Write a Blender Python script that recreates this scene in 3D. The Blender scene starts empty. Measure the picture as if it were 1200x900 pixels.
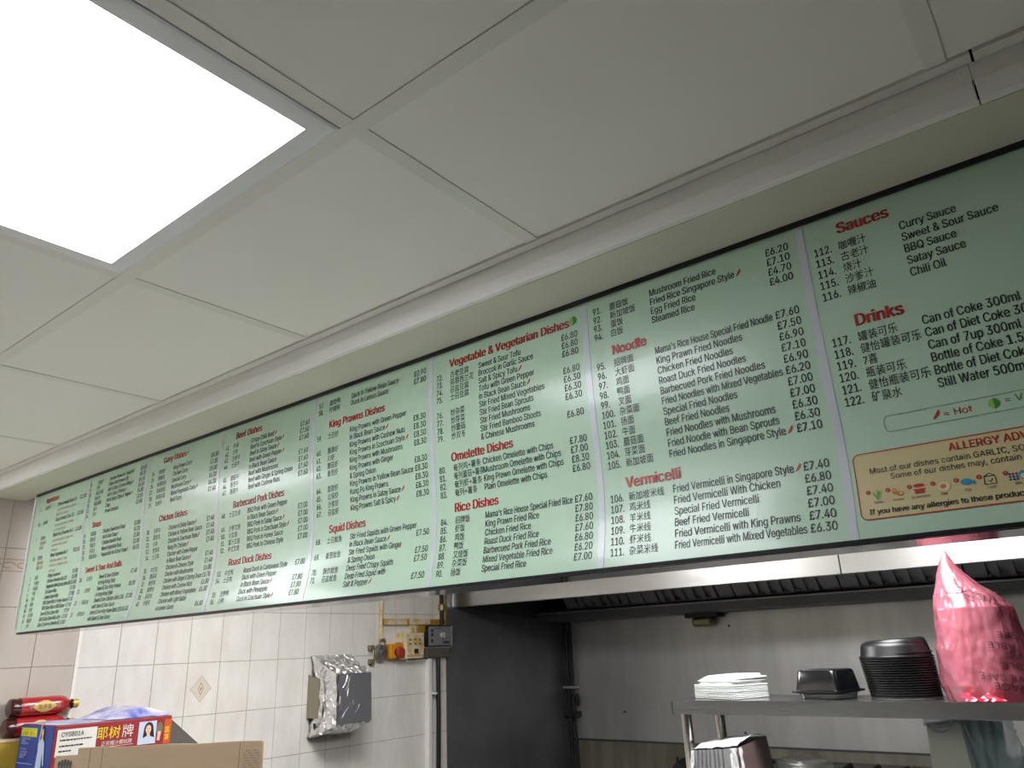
import bpy, bmesh, math, random
import numpy as np
from mathutils import Vector, Matrix, noise
from mathutils.geometry import delaunay_2d_cdt
random.seed(7)
S = bpy.context.scene
COL = S.collection
H = 1.65                      # lens height above the floor; metre values below are given relative to that height
PI = math.pi

# ------------------------------------------------------------------ camera, world, exposure
cam = bpy.data.cameras.new('camera'); co = bpy.data.objects.new('camera', cam); COL.objects.link(co)
cam.sensor_width = 36; cam.lens = 878.38 / 1200 * 36; cam.clip_start = 0.02
R0 = (0.78264612, 0.62124384, -0.03900173); R1 = (-0.23558927, 0.23763563, -0.94235185); R2 = (-0.57616208, 0.74671641, 0.33234299)
co.matrix_world = Matrix(((R0[0], -R1[0], -R2[0], 0), (R0[1], -R1[1], -R2[1], 0), (R0[2], -R1[2], -R2[2], H), (0, 0, 0, 1)))
S.camera = co
w = bpy.data.worlds.new('world'); S.world = w; w.use_nodes = True
w.node_tree.nodes['Background'].inputs[0].default_value = (0.8, 0.78, 0.72, 1)
w.node_tree.nodes['Background'].inputs[1].default_value = 0.03
S.view_settings.view_transform = 'Standard'; S.view_settings.look = 'None'
S.view_settings.gamma = 1.0; S.view_settings.use_curve_mapping = False
S.view_settings.exposure = 0.85
LED_POWER = 9.0               # radiance of the square ceiling panels
BATTEN_POWER = 18.5          # radiance of the kitchen panels
S.cycles.max_bounces = 10; S.cycles.diffuse_bounces = 6; S.cycles.transparent_max_bounces = 16
S.cycles.caustics_reflective = False; S.cycles.caustics_refractive = False
S.cycles.sample_clamp_indirect = 6

# ------------------------------------------------------------------ materials
def lin(h):
    h = h.lstrip('#'); v = [int(h[i:i + 2], 16) / 255 for i in (0, 2, 4)]
    return tuple(c / 12.92 if c <= .04045 else ((c + .055) / 1.055) ** 2.4 for c in v) + (1,)
def mat(name, col, rough=.5, metal=0, coat=0, bump=0, bscale=60, var=0, vscale=6, stretch=(1, 1, 1), trans=0, emit=0, spec=None, col2=None, alpha=None):
    m = bpy.data.materials.new(name); m.use_nodes = True
    nt = m.node_tree; b = nt.nodes['Principled BSDF']
    c = lin(col) if isinstance(col, str) else col
    b.inputs['Base Color'].default_value = c; b.inputs['Roughness'].default_value = rough; b.inputs['Metallic'].default_value = metal
    b.inputs['Coat Weight'].default_value = coat
    if spec is not None: b.inputs['Specular IOR Level'].default_value = spec
    if trans: b.inputs['Transmission Weight'].default_value = trans
    if alpha is not None: b.inputs['Alpha'].default_value = alpha
    if emit:
        b.inputs['Emission Color'].default_value = c; b.inputs['Emission Strength'].default_value = emit
    if bump or var or col2:
        tc = nt.nodes.new('ShaderNodeTexCoord'); mp = nt.nodes.new('ShaderNodeMapping'); mp.inputs['Scale'].default_value = stretch
        nt.links.new(tc.outputs['Object'], mp.inputs[0])
    if bump:
        n = nt.nodes.new('ShaderNodeTexNoise'); n.inputs['Scale'].default_value = bscale; n.inputs['Detail'].default_value = 4
        bp = nt.nodes.new('ShaderNodeBump'); bp.inputs['Strength'].default_value = bump; bp.inputs['Distance'].default_value = .01
        nt.links.new(mp.outputs[0], n.inputs['Vector']); nt.links.new(n.outputs[0], bp.inputs['Height']); nt.links.new(bp.outputs[0], b.inputs['Normal'])
    if var or col2:
        n = nt.nodes.new('ShaderNodeTexNoise'); n.inputs['Scale'].default_value = vscale; n.inputs['Detail'].default_value = 5; n.inputs['Roughness'].default_value = .6
        nt.links.new(mp.outputs[0], n.inputs['Vector'])
        mr = nt.nodes.new('ShaderNodeMapRange'); mr.inputs[1].default_value = .35; mr.inputs[2].default_value = .65
        nt.links.new(n.outputs[0], mr.inputs[0])
        mx = nt.nodes.new('ShaderNodeMix'); mx.data_type = 'RGBA'
        nt.links.new(mr.outputs[0], mx.inputs[0])
        mx.inputs[6].default_value = c
        mx.inputs[7].default_value = lin(col2) if col2 else tuple(x * (1 - var) for x in c[:3]) + (1,)
        nt.links.new(mx.outputs[2], b.inputs['Base Color'])
    return m
M = {}
M['ceil_tile'] = mat('ceiling_tile_white', '#e9e7e0', .75, var=.04, vscale=1.5)
M['grid'] = mat('ceiling_grid_cream', '#dddbd4', .45)
M['fascia'] = mat('painted_trunking', '#efede8', .4, var=.04, vscale=3)
M['soffit'] = mat('painted_soffit', '#d3cfc1', .6, var=.08, vscale=2)
M['gapdark'] = mat('dark_gap', '#1c1a17', .8)
M['led'] = mat('led_diffuser', '#ffffff', .4); 
M['led'].node_tree.nodes['Principled BSDF'].inputs['Emission Color'].default_value = (.975, 1, 1.045, 1)
M['led'].node_tree.nodes['Principled BSDF'].inputs['Emission Strength'].default_value = LED_POWER
M['tube'] = mat('tube_light', '#ffffff', .4)
M['tube'].node_tree.nodes['Principled BSDF'].inputs['Emission Color'].default_value = (1, .995, 1.0, 1)
M['tube'].node_tree.nodes['Principled BSDF'].inputs['Emission Strength'].default_value = BATTEN_POWER
M['ledframe'] = mat('white_powder_coat', '#e4e4e6', .4)
M['tile_front'] = mat('beige_tile', '#c6bcb2', .28, var=.08, vscale=5, stretch=(1, 2.2, .8))
M['tile_kitchen'] = mat('white_marbled_tile', '#ece9e4', .24, col2='#e2ded8', vscale=5, stretch=(1, 3, 1.2))
M['grout'] = mat('grout', '#8f8880', .9)
M['trimwhite'] = mat('tile_trim_white', '#f0ede6', .35)
M['decor_line'] = mat('decor_print_tan', '#c4b6a2', .4)
M['decor_fill'] = mat('decor_print_beige', '#dad2c4', .4)
M['decor_red'] = mat('decor_print_brown', '#b39a88', .4)
M['floor'] = mat('floor_tile', '#8d8a84', .5, var=.2, vscale=3)
M['wall_brown'] = mat('painted_wall_dim', '#43372a', .8)
M['wall_plain'] = mat('painted_wall', '#c9c8c5', .8)
M['wall_shop'] = mat('painted_shop_wall', '#8f8b83', .8)
M['steel'] = mat('stainless', (.66, .665, .68, 1), .22, 1, bump=.04, bscale=220, stretch=(.15, 1, 1))
M['steel_rim'] = mat('stainless_rim', (.58, .575, .57, 1), .30, 1, bump=.05, bscale=150, stretch=(.1, 1, 1))
M['steel_side'] = mat('grimy_dark_steel', (.21, .215, .23, 1), .40, .55, var=.35, vscale=2.5, bump=.03, bscale=12)
M['steel_back'] = mat('dull_steel_sheet', (.60, .60, .595, 1), .42, .75, var=.2, vscale=2, stretch=(2.5, 1, .6), bump=.02, bscale=8)
M['steel_low'] = mat('greasy_steel_sheet', (.34, .33, .29, 1), .5, .4, col2='#77705f', vscale=2.2, stretch=(3, 1, .5))
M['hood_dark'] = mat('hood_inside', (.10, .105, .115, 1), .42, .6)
M['baffle'] = mat('baffle_steel', (.34, .34, .36, 1), .35, .85)
M['lipgloss'] = mat('glossy_grey_underside', (.42, .41, .41, 1), .12, .85)
M['black'] = mat('black_rail', '#15161a', .35)
M['panel'] = mat('pale_green_board', '#b7d2ba', .3, var=.03, vscale=3, coat=.3, spec=.3)
M['panel'].node_tree.nodes['Principled BSDF'].inputs['Coat Roughness'].default_value = .15
M['stripe'] = mat('divider_grey_white', '#c3c8cd', .3, coat=.2)
M['endwhite'] = mat('white_edge', '#dfe3df', .4)
M['ink'] = mat('ink_black', '#1f2a28', .4)
M['inkred'] = mat('ink_red', '#b02a28', .4)
M['inkbrown'] = mat('ink_brown', '#8d5a45', .4)
M['inkgreen'] = mat('ink_green', '#4f7f3f', .4)
M['inkdkgreen'] = mat('ink_outline_green', '#6f8f70', .4)
M['leaf'] = mat('leaf_green', '#3f8a3c', .4)
M['leaf2'] = mat('leaf_light', '#8dbb60', .4)
M['allergy'] = mat('allergy_beige', '#cdbd8f', .35)
M['blueprint'] = mat('print_blue', '#2f8fb0', .4)
M['navyprint'] = mat('print_navy', '#243a7a', .4)
M['eggcream'] = mat('print_cream', '#dccb9f', .4)
M['orangeprint'] = mat('print_orange', '#c07a3a', .4)

# ------------------------------------------------------------------ object helpers
def setp(o, label=None, cat=None, group=None, kind=None):
    if label: o['label'] = label
    if cat: o['category'] = cat
    if group: o['group'] = group
    if kind: o['kind'] = kind
    return o
ORG = {}
def thing(name, label, cat, loc, group=None, rotz=0):
    o = bpy.data.objects.new(name, None); COL.objects.link(o); o.empty_display_size = .05
    o.location = (loc[0], loc[1], loc[2] + H); o.rotation_euler = (0, 0, rotz)
    ORG[o.name] = Vector(loc)
    return setp(o, label, cat, group)
def copy_tree(root, loc, label=None, group=None, rot=None):
    r = root.copy(); COL.objects.link(r); r.location = (loc[0], loc[1], loc[2] + H); ORG[r.name] = Vector(loc)
    if rot: r.rotation_euler = rot
    if label: r['label'] = label
    if group: r['group'] = group
    for ch in list(root.children):
        c = ch.copy(); COL.objects.link(c); c.parent = r
        for g in list(ch.children):
            d = g.copy(); COL.objects.link(d); d.parent = c
    return r
class MB:
    def __init__(self): self.bm = bmesh.new()
    def _face(self, vs):
        try: return self.bm.faces.new(vs)
        except ValueError: return None
    def box(self, x0, x1, y0, y1, z0, z1, bev=0, seg=2, T=None):
        bm = self.bm
        v = [bm.verts.new(p) for p in ((x0, y0, z0), (x1, y0, z0), (x1, y1, z0), (x0, y1, z0), (x0, y0, z1), (x1, y0, z1), (x1, y1, z1), (x0, y1, z1))]
        fs = [bm.faces.new([v[i] for i in f]) for f in ((3, 2, 1, 0), (4, 5, 6, 7), (0, 1, 5, 4), (1, 2, 6, 5), (2, 3, 7, 6), (3, 0, 4, 7))]
        vs = v
        if bev:
            es = list({e for f in fs for e in f.edges})
            r = bmesh.ops.bevel(bm, geom=es, offset=bev, segments=seg, affect='EDGES', profile=.5)
            vs = list({x for f in r['faces'] for x in f.verts} | {x for x in v if x.is_valid})
        if T is not None:
            for x in vs: x.co = T @ x.co
        return self
    def prism(self, pts, axis, a, b):
        """polygon pts in the two other axes, extruded along axis from a to b"""
        def mk(p, t):
            return {'x': (t, p[0], p[1]), 'y': (p[0], t, p[1]), 'z': (p[0], p[1], t)}[axis]
        A = [self.bm.verts.new(mk(p, a)) for p in pts]; B = [self.bm.verts.new(mk(p, b)) for p in pts]
        n = len(pts); self._face(A); self._face(B[::-1])
        for i in range(n): self._face([A[i], B[i], B[(i + 1) % n], A[(i + 1) % n]])
        return self
    def tube(self, pts, r, seg=12, cap=True):
        pts = [Vector(p) for p in pts]; rings = []
        rr = r if isinstance(r, (list, tuple)) else [r] * len(pts)
        for i, p in enumerate(pts):
            d = (pts[min(i + 1, len(pts) - 1)] - pts[max(i - 1, 0)]).normalized()
            u = d.orthogonal().normalized() if i == 0 else (u - u.dot(d) * d).normalized()
            w_ = d.cross(u)
            rings.append([self.bm.verts.new(p + (u * math.cos(t) + w_ * math.sin(t)) * rr[i]) for t in [2 * PI * k / seg for k in range(seg)]])
        for a, b in zip(rings, rings[1:]):
            for k in range(seg): self._face([a[k], a[(k + 1) % seg], b[(k + 1) % seg], b[k]])
        if cap: self._face(rings[0][::-1]); self._face(rings[-1])
        return self
    def lathe(self, prof, c, axis='z', seg=32, sx=1, sy=1, T=None):
        """prof: list of (r, t) along axis from centre c"""
        rings = []
        for r, t in prof:
            ring = []
            for k in range(seg):
                a = 2 * PI * k / seg; p = (r * math.cos(a) * sx, r * math.sin(a) * sy, t)
                if axis == 'x': p = (t, p[0], p[1])
                elif axis == 'y': p = (p[0], t, p[1])
                q = Vector((c[0] + p[0], c[1] + p[1], c[2] + p[2]))
                ring.append(self.bm.verts.new(T @ q if T is not None else q))
            rings.append(ring)
        for a, b in zip(rings, rings[1:]):
            for k in range(seg): self._face([a[k], a[(k + 1) % seg], b[(k + 1) % seg], b[k]])
        if prof[0][0] > 1e-6: self._face(rings[0][::-1])
        if prof[-1][0] > 1e-6: self._face(rings[-1])
        return self
    def grid(self, f, nu, nv, closed=False):
        g = [[self.bm.verts.new(f(i / nu, j / nv)) for i in range(nu + (0 if closed else 1))] for j in range(nv + 1)]
        n = nu if closed else nu + 1
        for j in range(nv):
            for i in range(nu):
                self._face([g[j][i], g[j][(i + 1) % n], g[j + 1][(i + 1) % n], g[j + 1][i]])
        return g
    def poly(self, pts):
        self._face([self.bm.verts.new(p) for p in pts]); return self
    def build(self, name, m, parent=None, origin=None, smooth=False, label=None):
        bm = self.bm
        bmesh.ops.remove_doubles(bm, verts=bm.verts, dist=1e-6)
        bmesh.ops.recalc_face_normals(bm, faces=bm.faces)
        me = bpy.data.meshes.new(name)
        o = Vector(origin) if origin is not None else (ORG[parent.name] if parent is not None else Vector((0, 0, 0)))
        bmesh.ops.translate(bm, verts=bm.verts, vec=-o)
        if smooth:
            for f in bm.faces: f.smooth = True
            for e in bm.edges:
                if len(e.link_faces) == 2 and e.calc_face_angle(0) > .7: e.smooth = False
        bm.to_mesh(me); bm.free()
        me.materials.append(M[m] if isinstance(m, str) else m)
        ob = bpy.data.objects.new(name, me); COL.objects.link(ob)
        if parent is None:
            ob.location = (o[0], o[1], o[2] + H); ORG[ob.name] = o
        else:
            ob.parent = parent; ORG[ob.name] = o
        if label: ob['label'] = label
        return ob
def struct(name, mb, m, parent=None, origin=(0, 0, 0), smooth=False):
    o = mb.build(name, m, parent, None if parent else origin, smooth)
    if parent is None: o['kind'] = 'structure'
    return o

# ------------------------------------------------------------------ lettering (built-in font turned into mesh outlines)
_G = {}
try: GROTESK = bpy.data.fonts.load(bpy.utils.system_resource('DATAFILES') + '/fonts/Inter.woff2')   # Blender's own interface font
except Exception: GROTESK = None
def glyphs(s, bold=0):
    """flat triangles of a line of letters: outlines from the font, filled by non-zero winding"""
    k = (s, bold)
    if k in _G: return _G[k]
    c = bpy.data.curves.new('t', 'FONT'); c.body = s; c.resolution_u = 3; c.offset = bold; c.fill_mode = 'NONE'
    if GROTESK and (s.isascii() or '£' in s): c.font = GROTESK
    o = bpy.data.objects.new('t', c); COL.objects.link(o)
    dg = bpy.context.evaluated_depsgraph_get(); dg.update()
    me = bpy.data.meshes.new_from_object(o.evaluated_get(dg))
    co_ = np.array([(v.co.x, v.co.y) for v in me.vertices]); ed = np.array([tuple(e.vertices) for e in me.edges])
    bpy.data.meshes.remove(me); bpy.data.objects.remove(o); bpy.data.curves.remove(c)
    key = {}; mp_ = []
    for q in np.round(co_, 4): mp_.append(key.setdefault(tuple(q), len(key)))
    pts = [Vector(q) for q in key]; e2 = sorted({tuple(sorted((mp_[i], mp_[j]))) for i, j in ed if mp_[i] != mp_[j]})
    V_, _e, F_, *_r = delaunay_2d_cdt(pts, e2, [], 0, 1e-5)
    P_ = np.array([tuple(v) for v in V_]); cen = np.array([P_[list(f)].mean(0) for f in F_])
    A_, B_ = co_[ed[:, 0]], co_[ed[:, 1]]
    up = (A_[None, :, 1] <= cen[:, 1:2]) & (B_[None, :, 1] > cen[:, 1:2]); dn_ = (A_[None, :, 1] > cen[:, 1:2]) & (B_[None, :, 1] <= cen[:, 1:2])
    side = (B_[None, :, 0] - A_[None, :, 0]) * (cen[:, 1:2] - A_[None, :, 1]) - (cen[:, 0:1] - A_[None, :, 0]) * (B_[None, :, 1] - A_[None, :, 1])
    wn = (up & (side > 0)).sum(1) - (dn_ & (side < 0)).sum(1)
    fs = [tuple(f) for f, n_ in zip(F_, wn) if n_ != 0]
    used = sorted({i for f in fs for i in f}); rn = {u: i for i, u in enumerate(used)}
    vs = [tuple(P_[u]) for u in used]; fs = [tuple(rn[i] for i in f) for f in fs]
    xs = [v[0] for v in vs] or [0]
    _G[k] = (vs, fs, min(xs), max(xs)); return _G[k]
def write(mb, s, f, x, y, sx, sy, bold=0, align='l', width=None, maxw=None, sgn=1, fat=0):
    """puts string s on the surface f(a, b): a runs along the line, b up; fat thickens the strokes"""
    g_ = GROTESK and (s.isascii() or '£' in s)
    vs, fs, a0, a1 = glyphs(s, 0 if g_ else bold)
    wd = max(a1 - a0, 1e-6)
    if g_: sx *= 1.256; sy *= 1.341
    if width: sx = width / wd
    if maxw and wd * sx > maxw: sx = maxw / wd
    off = {'l': 0, 'r': wd * sx, 'c': wd * sx / 2}[align]
    for d_ in ((-fat, 0, fat) if fat > .0006 else (-fat, fat)) if fat else (0,):
        bv = [mb.bm.verts.new(f(x + sgn * ((v[0] - a0) * sx - off + d_), y + sgn * v[1] * sy)) for v in vs]
        for p in fs: mb._face([bv[i] for i in p])
    return wd * sx

# ================================================================== SETTING
XL = -3.05; YB = 4.41; ZC = .63; XR = 2.3; YF = -2.3; FL = -H
struct('floor', MB().box(XL - .1, XR + .1, YF - .1, YB + .1, FL - .05, FL), 'floor')
struct('wall_right', MB().box(XR, XR + .08, YF, YB, FL, ZC + .1), 'wall_brown')
struct('wall_front', MB().box(XL, XR, YF - .08, YF, FL, ZC + .1), 'wall_shop')

# ---- left wall, tiled, running from the shop into the kitchen
wl = struct('wall_left', MB().box(XL - .1, XL - .002, YF, YB, FL, ZC + .1), 'grout')
def tiles(y0, y1, z0, z1, yo, zo, py, pz, g=.0016, ch=.0012):
    mb = MB()
    j = math.floor((z0 - zo) / pz)
    while zo + j * pz < z1:
        i = math.floor((y0 - yo) / py)
        while yo + i * py < y1:
            a, b = max(y0, yo + i * py) + g / 2, min(y1, yo + (i + 1) * py) - g / 2
            c, d = max(z0, zo + j * pz) + g / 2, min(z1, zo + (j + 1) * pz) - g / 2
            if b - a > .006 and d - c > .006:
                o = [mb.bm.verts.new((XL - .0019, y, z)) for y, z in ((a, c), (b, c), (b, d), (a, d))]
                n = [mb.bm.verts.new((XL, y, z)) for y, z in ((a + ch, c + ch), (b - ch, c + ch), (b - ch, d - ch), (a + ch, d - ch))]
                mb._face(n)
                for k in range(4): mb._face([o[k], o[(k + 1) % 4], n[(k + 1) % 4], n[k]])
            i += 1
        j += 1
    return mb
struct('shop_tiles', tiles(YF, 1.288, FL, ZC, 1.288 - .1435 * 40, .003 - .2 * 12, .1435, .2), 'tile_front', wl)
struct('kitchen_tiles', tiles(1.298, 3.25, FL, ZC, 1.298, -.006 - .1 * 0 - .2 * 12, .1425, .2), 'tile_kitchen', wl)
struct('edge_strip', MB().box(XL - .002, XL + .003, 1.287, 1.299, FL, ZC, .001), 'trimwhite', wl)
def diamond(mb, y, z, a, b, x): mb.poly([(x, y - a, z), (x, y, z - b), (x, y + a, z), (x, y, z + b)])
def ring_diamond(mb, y, z, a, b, t, x):
    P = [(-a, 0), (0, -b), (a, 0), (0, b)]; k = 1 - t / a
    for i in range(4):
        p, q = P[i], P[(i + 1) % 4]
        mb.poly([(x, y + p[0], z + p[1]), (x, y + q[0], z + q[1]), (x, y + q[0] * k, z + q[1] * k), (x, y + p[0] * k, z + p[1] * k)])
d = MB(); diamond(d, 1.791, -.106, .047, .051, XL + .0004); struct('diamond_decor', d, 'decor_fill', wl)
d = MB(); ring_diamond(d, 1.791, -.106, .047, .051, .004, XL + .0007); ring_diamond(d, 1.791, -.106, .033, .037, .002, XL + .0007); struct('diamond_decor', d, 'decor_line', wl)
d = MB(); ring_diamond(d, 1.791, -.106, .014, .026, .004, XL + .0007); diamond(d, 1.791, -.106, .006, .009, XL + .0007); struct('diamond_decor', d, 'decor_red', wl)
d = MB(); ring_diamond(d, 1.101, -.105, .082, .072, .003, XL + .0006); ring_diamond(d, 1.101, -.105, .066, .058, .002, XL + .0006)
diamond(d, 1.101, -.09, .012, .014, XL + .0006); struct('diamond_decor', d, 'decor_line', wl)
d = MB()
for zz in (.322, .362): d.box(XL, XL + .0006, YF, 1.27, zz, zz + .005)
for k in range(26):
    y0 = .1 + k * .046
    pts = [(XL + .0004, y0 + .020 * math.cos(t), .345 + .010 * math.sin(t)) for t in [PI * q / 8 * (1.6) for q in range(9)]]
    d.tube(pts, .0022, 5)
struct('border_decor', d, 'decor_red', wl)
struct('steel_cladding', MB().box(XL - .002, XL + .004, 3.25, YB, FL, .33, .001), 'steel_side', wl)

# ---- back wall clad with steel sheets
wb = struct('wall_back', MB().box(XL - .1, XR + .1, YB, YB + .1, FL, ZC + .1), 'grout')
struct('steel_sheet', MB().box(XL, XR, YB - .004, YB, -.563, .4), 'steel_back', wb)
struct('lower_sheet', MB().box(XL, XR, YB - .007, YB, FL, -.57), 'steel_low', wb)
struct('sheet_seam', MB().box(XL, XR, YB - .009, YB, -.571, -.560), 'hood_dark', wb)
for x, z in ((-1.87, .075), (-1.853, -.497), (-2.62, -.40)):
    struct('screw', MB().lathe([(0, 0), (.008, 0), (.006, -.006), (0, -.007)], (x, YB - .004, z), 'y', 12), 'hood_dark', wb)

# ---- ceiling: slab, tees, tiles
P6 = .6; GX = -.63; GY = .51
ce = struct('ceiling', MB().box(XL - .1, XR + .1, YF - .1, YB + .1, ZC + .03, ZC + .08), 'gapdark')
grid = MB(); hw = .012
ys = [GY - P6 * k for k in range(0, 5)]
for y in ys: grid.box(XL, XR, y - hw, y + hw, ZC, ZC + .0018)
xs = [GX + P6 * k for k in range(-4, 6) if XL < GX + P6 * k < XR]
yt = [.885] + ys + [YF]
for x in xs:
    for a, b in zip(yt, yt[1:]):
        grid.box(x - hw, x + hw, b + (hw if b != YF else 0), a - (hw if a != .885 else 0), ZC + .0004, ZC + .0018)
struct('ceiling_grid', grid, 'grid', ce)
xe = [XL] + xs + [XR]
panels = {(-.63 - .3, .21), (-.63 - 2.1, .21)}
for a, b in zip(yt, yt[1:]):
    for p, q in zip(xe, xe[1:]):
        if any(p < X < q and b < Y < a for X, Y in panels): continue
        struct('ceiling_tile', MB().box(p + .0015, q - .0015, b + .0015, a - .0004, ZC + .0020, ZC + .014, .0008, 1), 'ceil_tile', ce)
struct('kitchen_ceiling', MB().box(XL, XR, 1.1, YB, ZC, ZC + .02), 'ceil_tile', ce)

# ---- edge trims and bulkhead above the counter
def lbox(*a, **k): return MB().box(*a, **k)
t1 = struct('trim_1', lbox(XL, .0045, .8852, .9035, ZC - .002, ZC + .004), 'grid'); 
struct('trim_2', lbox(.0075, XR, .8852, .9035, ZC - .0026, ZC + .004), 'grid')
struct('trim_3', MB().box(XL, 0, .9026, .915, .6035, ZC - .0028), 'fascia')
struct('trim_4', MB().box(.0005, XR, .9026, .915, .6035, ZC - .0028), 'fascia')
struct('trim_5', MB().box(XL, .0, .9005, .913, .5735, .6030, .0015), 'fascia')
struct('trim_6', MB().box(.0016, XR, .9005, .913, .5735, .6030, .0015), 'fascia')
struct('trim_7', MB().box(XL, XR, .912, 1.036, .5728, .582), 'soffit')
struct('trim_8', MB().box(XL, XR, .913, .9135, .582, ZC), 'gapdark')
struct('wall_middle', MB().box(-2.918, XR, 1.038, 1.098, .109, ZC), 'soffit')
struct('trim_9', MB().box(-2.86, XR, 1.012, 1.1, .1035, .1085), 'lipgloss')

# ================================================================== CEILING LIGHTS
def led_panel(x, y, label, glow='led', dz=0):
    ZC = .63 + dz
    t = thing('ceiling_light', label, 'light', (x, y, ZC))
    o, i = .287, .257
    mb = MB()
    def rect(h, z): return [mb.bm.verts.new((x + sx * h, y + sy * h, z)) for sx, sy in ((-1, -1), (1, -1), (1, 1), (-1, 1))]
    rs = [rect(o, ZC + .012), rect(o, ZC - .001), rect(o - .004, ZC - .0025), rect(i + .004, ZC - .0035), rect(i, ZC - .0033), rect(i, ZC + .012)]
    for a, b in zip(rs, rs[1:]):
        for k in range(4): mb._face([a[k], a[(k + 1) % 4], b[(k + 1) % 4], b[k]])
    mb.build('frame', 'ledframe', t)
    MB().box(x - i - .002, x + i + .002, y - i - .002, y + i + .002, ZC - .0032, ZC + .009).build('diffuser', glow, t)
led_panel(-.93, .21, 'square white glowing panel light set in the ceiling grid')
led_panel(-2.73, .21, 'square panel light in the ceiling close to the tiled wall, out of the picture')
for x_, l_ in ((-1.9, 'nearest the tiled left wall'), (-.55, 'over the pink bag')):
    led_panel(x_, 1.75, 'square panel light on the kitchen ceiling behind the bulkhead, ' + l_, 'tube', -.012)
# ================================================================== MENU BOARD
ZS = [.10, .112, .125, .15, .19, .235, .28, .33, .38, .45, .50, .565]
DS = [-.0145, -.0112, -.0085, -.0025, .0045, .0078, .0074, .0038, .0005, -.0022, -.0018, 0]
def prof(z, x=0):
    """the flexible board bellies in at mid height and kicks out at its lower edge"""
    k = min(1, max(0, (x + 2.93) / .45))
    if z <= ZS[0]: return 1.0256 + DS[0] * k
    for i in range(len(ZS) - 1):
        if z <= ZS[i + 1]:
            t = (z - ZS[i]) / (ZS[i + 1] - ZS[i])
            p0, p1, p2, p3 = DS[max(i - 1, 0)], DS[i], DS[i + 1], DS[min(i + 2, len(DS) - 1)]
            v = .5 * ((2 * p1) + (-p0 + p2) * t + (2 * p0 - 5 * p1 + 4 * p2 - p3) * t * t + (-p0 + 3 * p1 - 3 * p2 + p3) * t ** 3)
            return 1.0256 + v * k
    return 1.0256
board = thing('menu_board', 'long pale green takeaway menu board with red headings above the counter', 'menu board', (-1.4, 1.03, .11))
def strip(x0, x1, z0, z1, front, thick, nx=2, nz=44, skew=0):
    mb = MB(); n = nz
    def f(u, v):
        # u walks round the section, v along the board
        k = u * (2 * n + 2)
        k = int(round(k)) % (2 * n + 2)
        back = k > n; kk = (2 * n + 1 - k) if back else k
        z = z0 + (z1 - z0) * kk / n
        x = x0 + (x1 - x0) * v + skew * (1 - v) * (z1 - z) / (z1 - z0)
        return (x, prof(z, x) - front + (thick if back else 0), z)
    g = mb.grid(f, 2 * n + 2, nx, closed=True)
    mb._face(g[0]); mb._face(g[-1][::-1])
    return mb
ZT, ZBm = .5655, .1105
DIV = [-2.511, -2.134, -1.752, -1.369, -.996, -.625, -.251, .125]
EDGE = -2.925
bounds = [EDGE] + DIV
PAN = []
for i in range(8):
    a = bounds[i] + (.012 if i == 0 else .0055); b = bounds[i + 1] - .0055
    PAN.append(strip(a, b, ZBm, ZT, 0, .004, 6, skew=.012 if i == 0 else 0).build('menu_panel', 'panel', board, smooth=True))
for i, d_ in enumerate(DIV):
    strip(d_ - .0055, d_ + .0055, ZBm, ZT, .0006, .005).build('divider_strip', 'stripe', board, smooth=True)
strip(EDGE, EDGE + .0125, ZBm - .003, ZT, .004, .016, skew=.012).build('end_cap', 'endwhite', board, smooth=True)
MB().box(EDGE + .012, .13, 1.0215, 1.036, .5650, .5727).build('top_rail', 'black', board)
MB().box(EDGE + .09, .13, 1.004, 1.034, .1042, .1102, .001).build('bottom_rail', 'black', board)
def bf(x, z, e=.0007): return (x, prof(z, x) - e, z)
HY, HX = .0242, .0225        # heading letter scale
TY, TX = .0172, .0134        # dish letter scale
def chili(mb, x, z, s=.009):
    pts = []
    n = 8
    for k in range(n + 1):
        t = k / n; c = (t * .62 + .12 * math.sin(t * 3), t); wd = .17 * math.sin(PI * (t * .85 + .12)) + .02
        pts.append((c[0], c[1], wd))
    for a, b in zip(pts, pts[1:]):
        mb.poly([bf(x + (a[0] - a[2]) * s, z + a[1] * s), bf(x + (a[0] + a[2]) * s, z + a[1] * s), bf(x + (b[0] + b[2]) * s, z + b[1] * s), bf(x + (b[0] - b[2]) * s, z + b[1] * s)])
def leaf(mb, mb2, x, z, s=.012):
    for m_, sg in ((mb, 1), (mb2, -1)):
        P = [(0, -.5), (.42 * sg, -.25), (.5 * sg, .1), (.3 * sg, .42), (0, .55)]
        m_.poly([bf(x + p[0] * s, z + p[1] * s) for p in P])
def blk(z0, step, rows): return [(z0 - step * k,) + tuple(r) for k, r in enumerate(rows)]
PAGES = []
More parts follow.
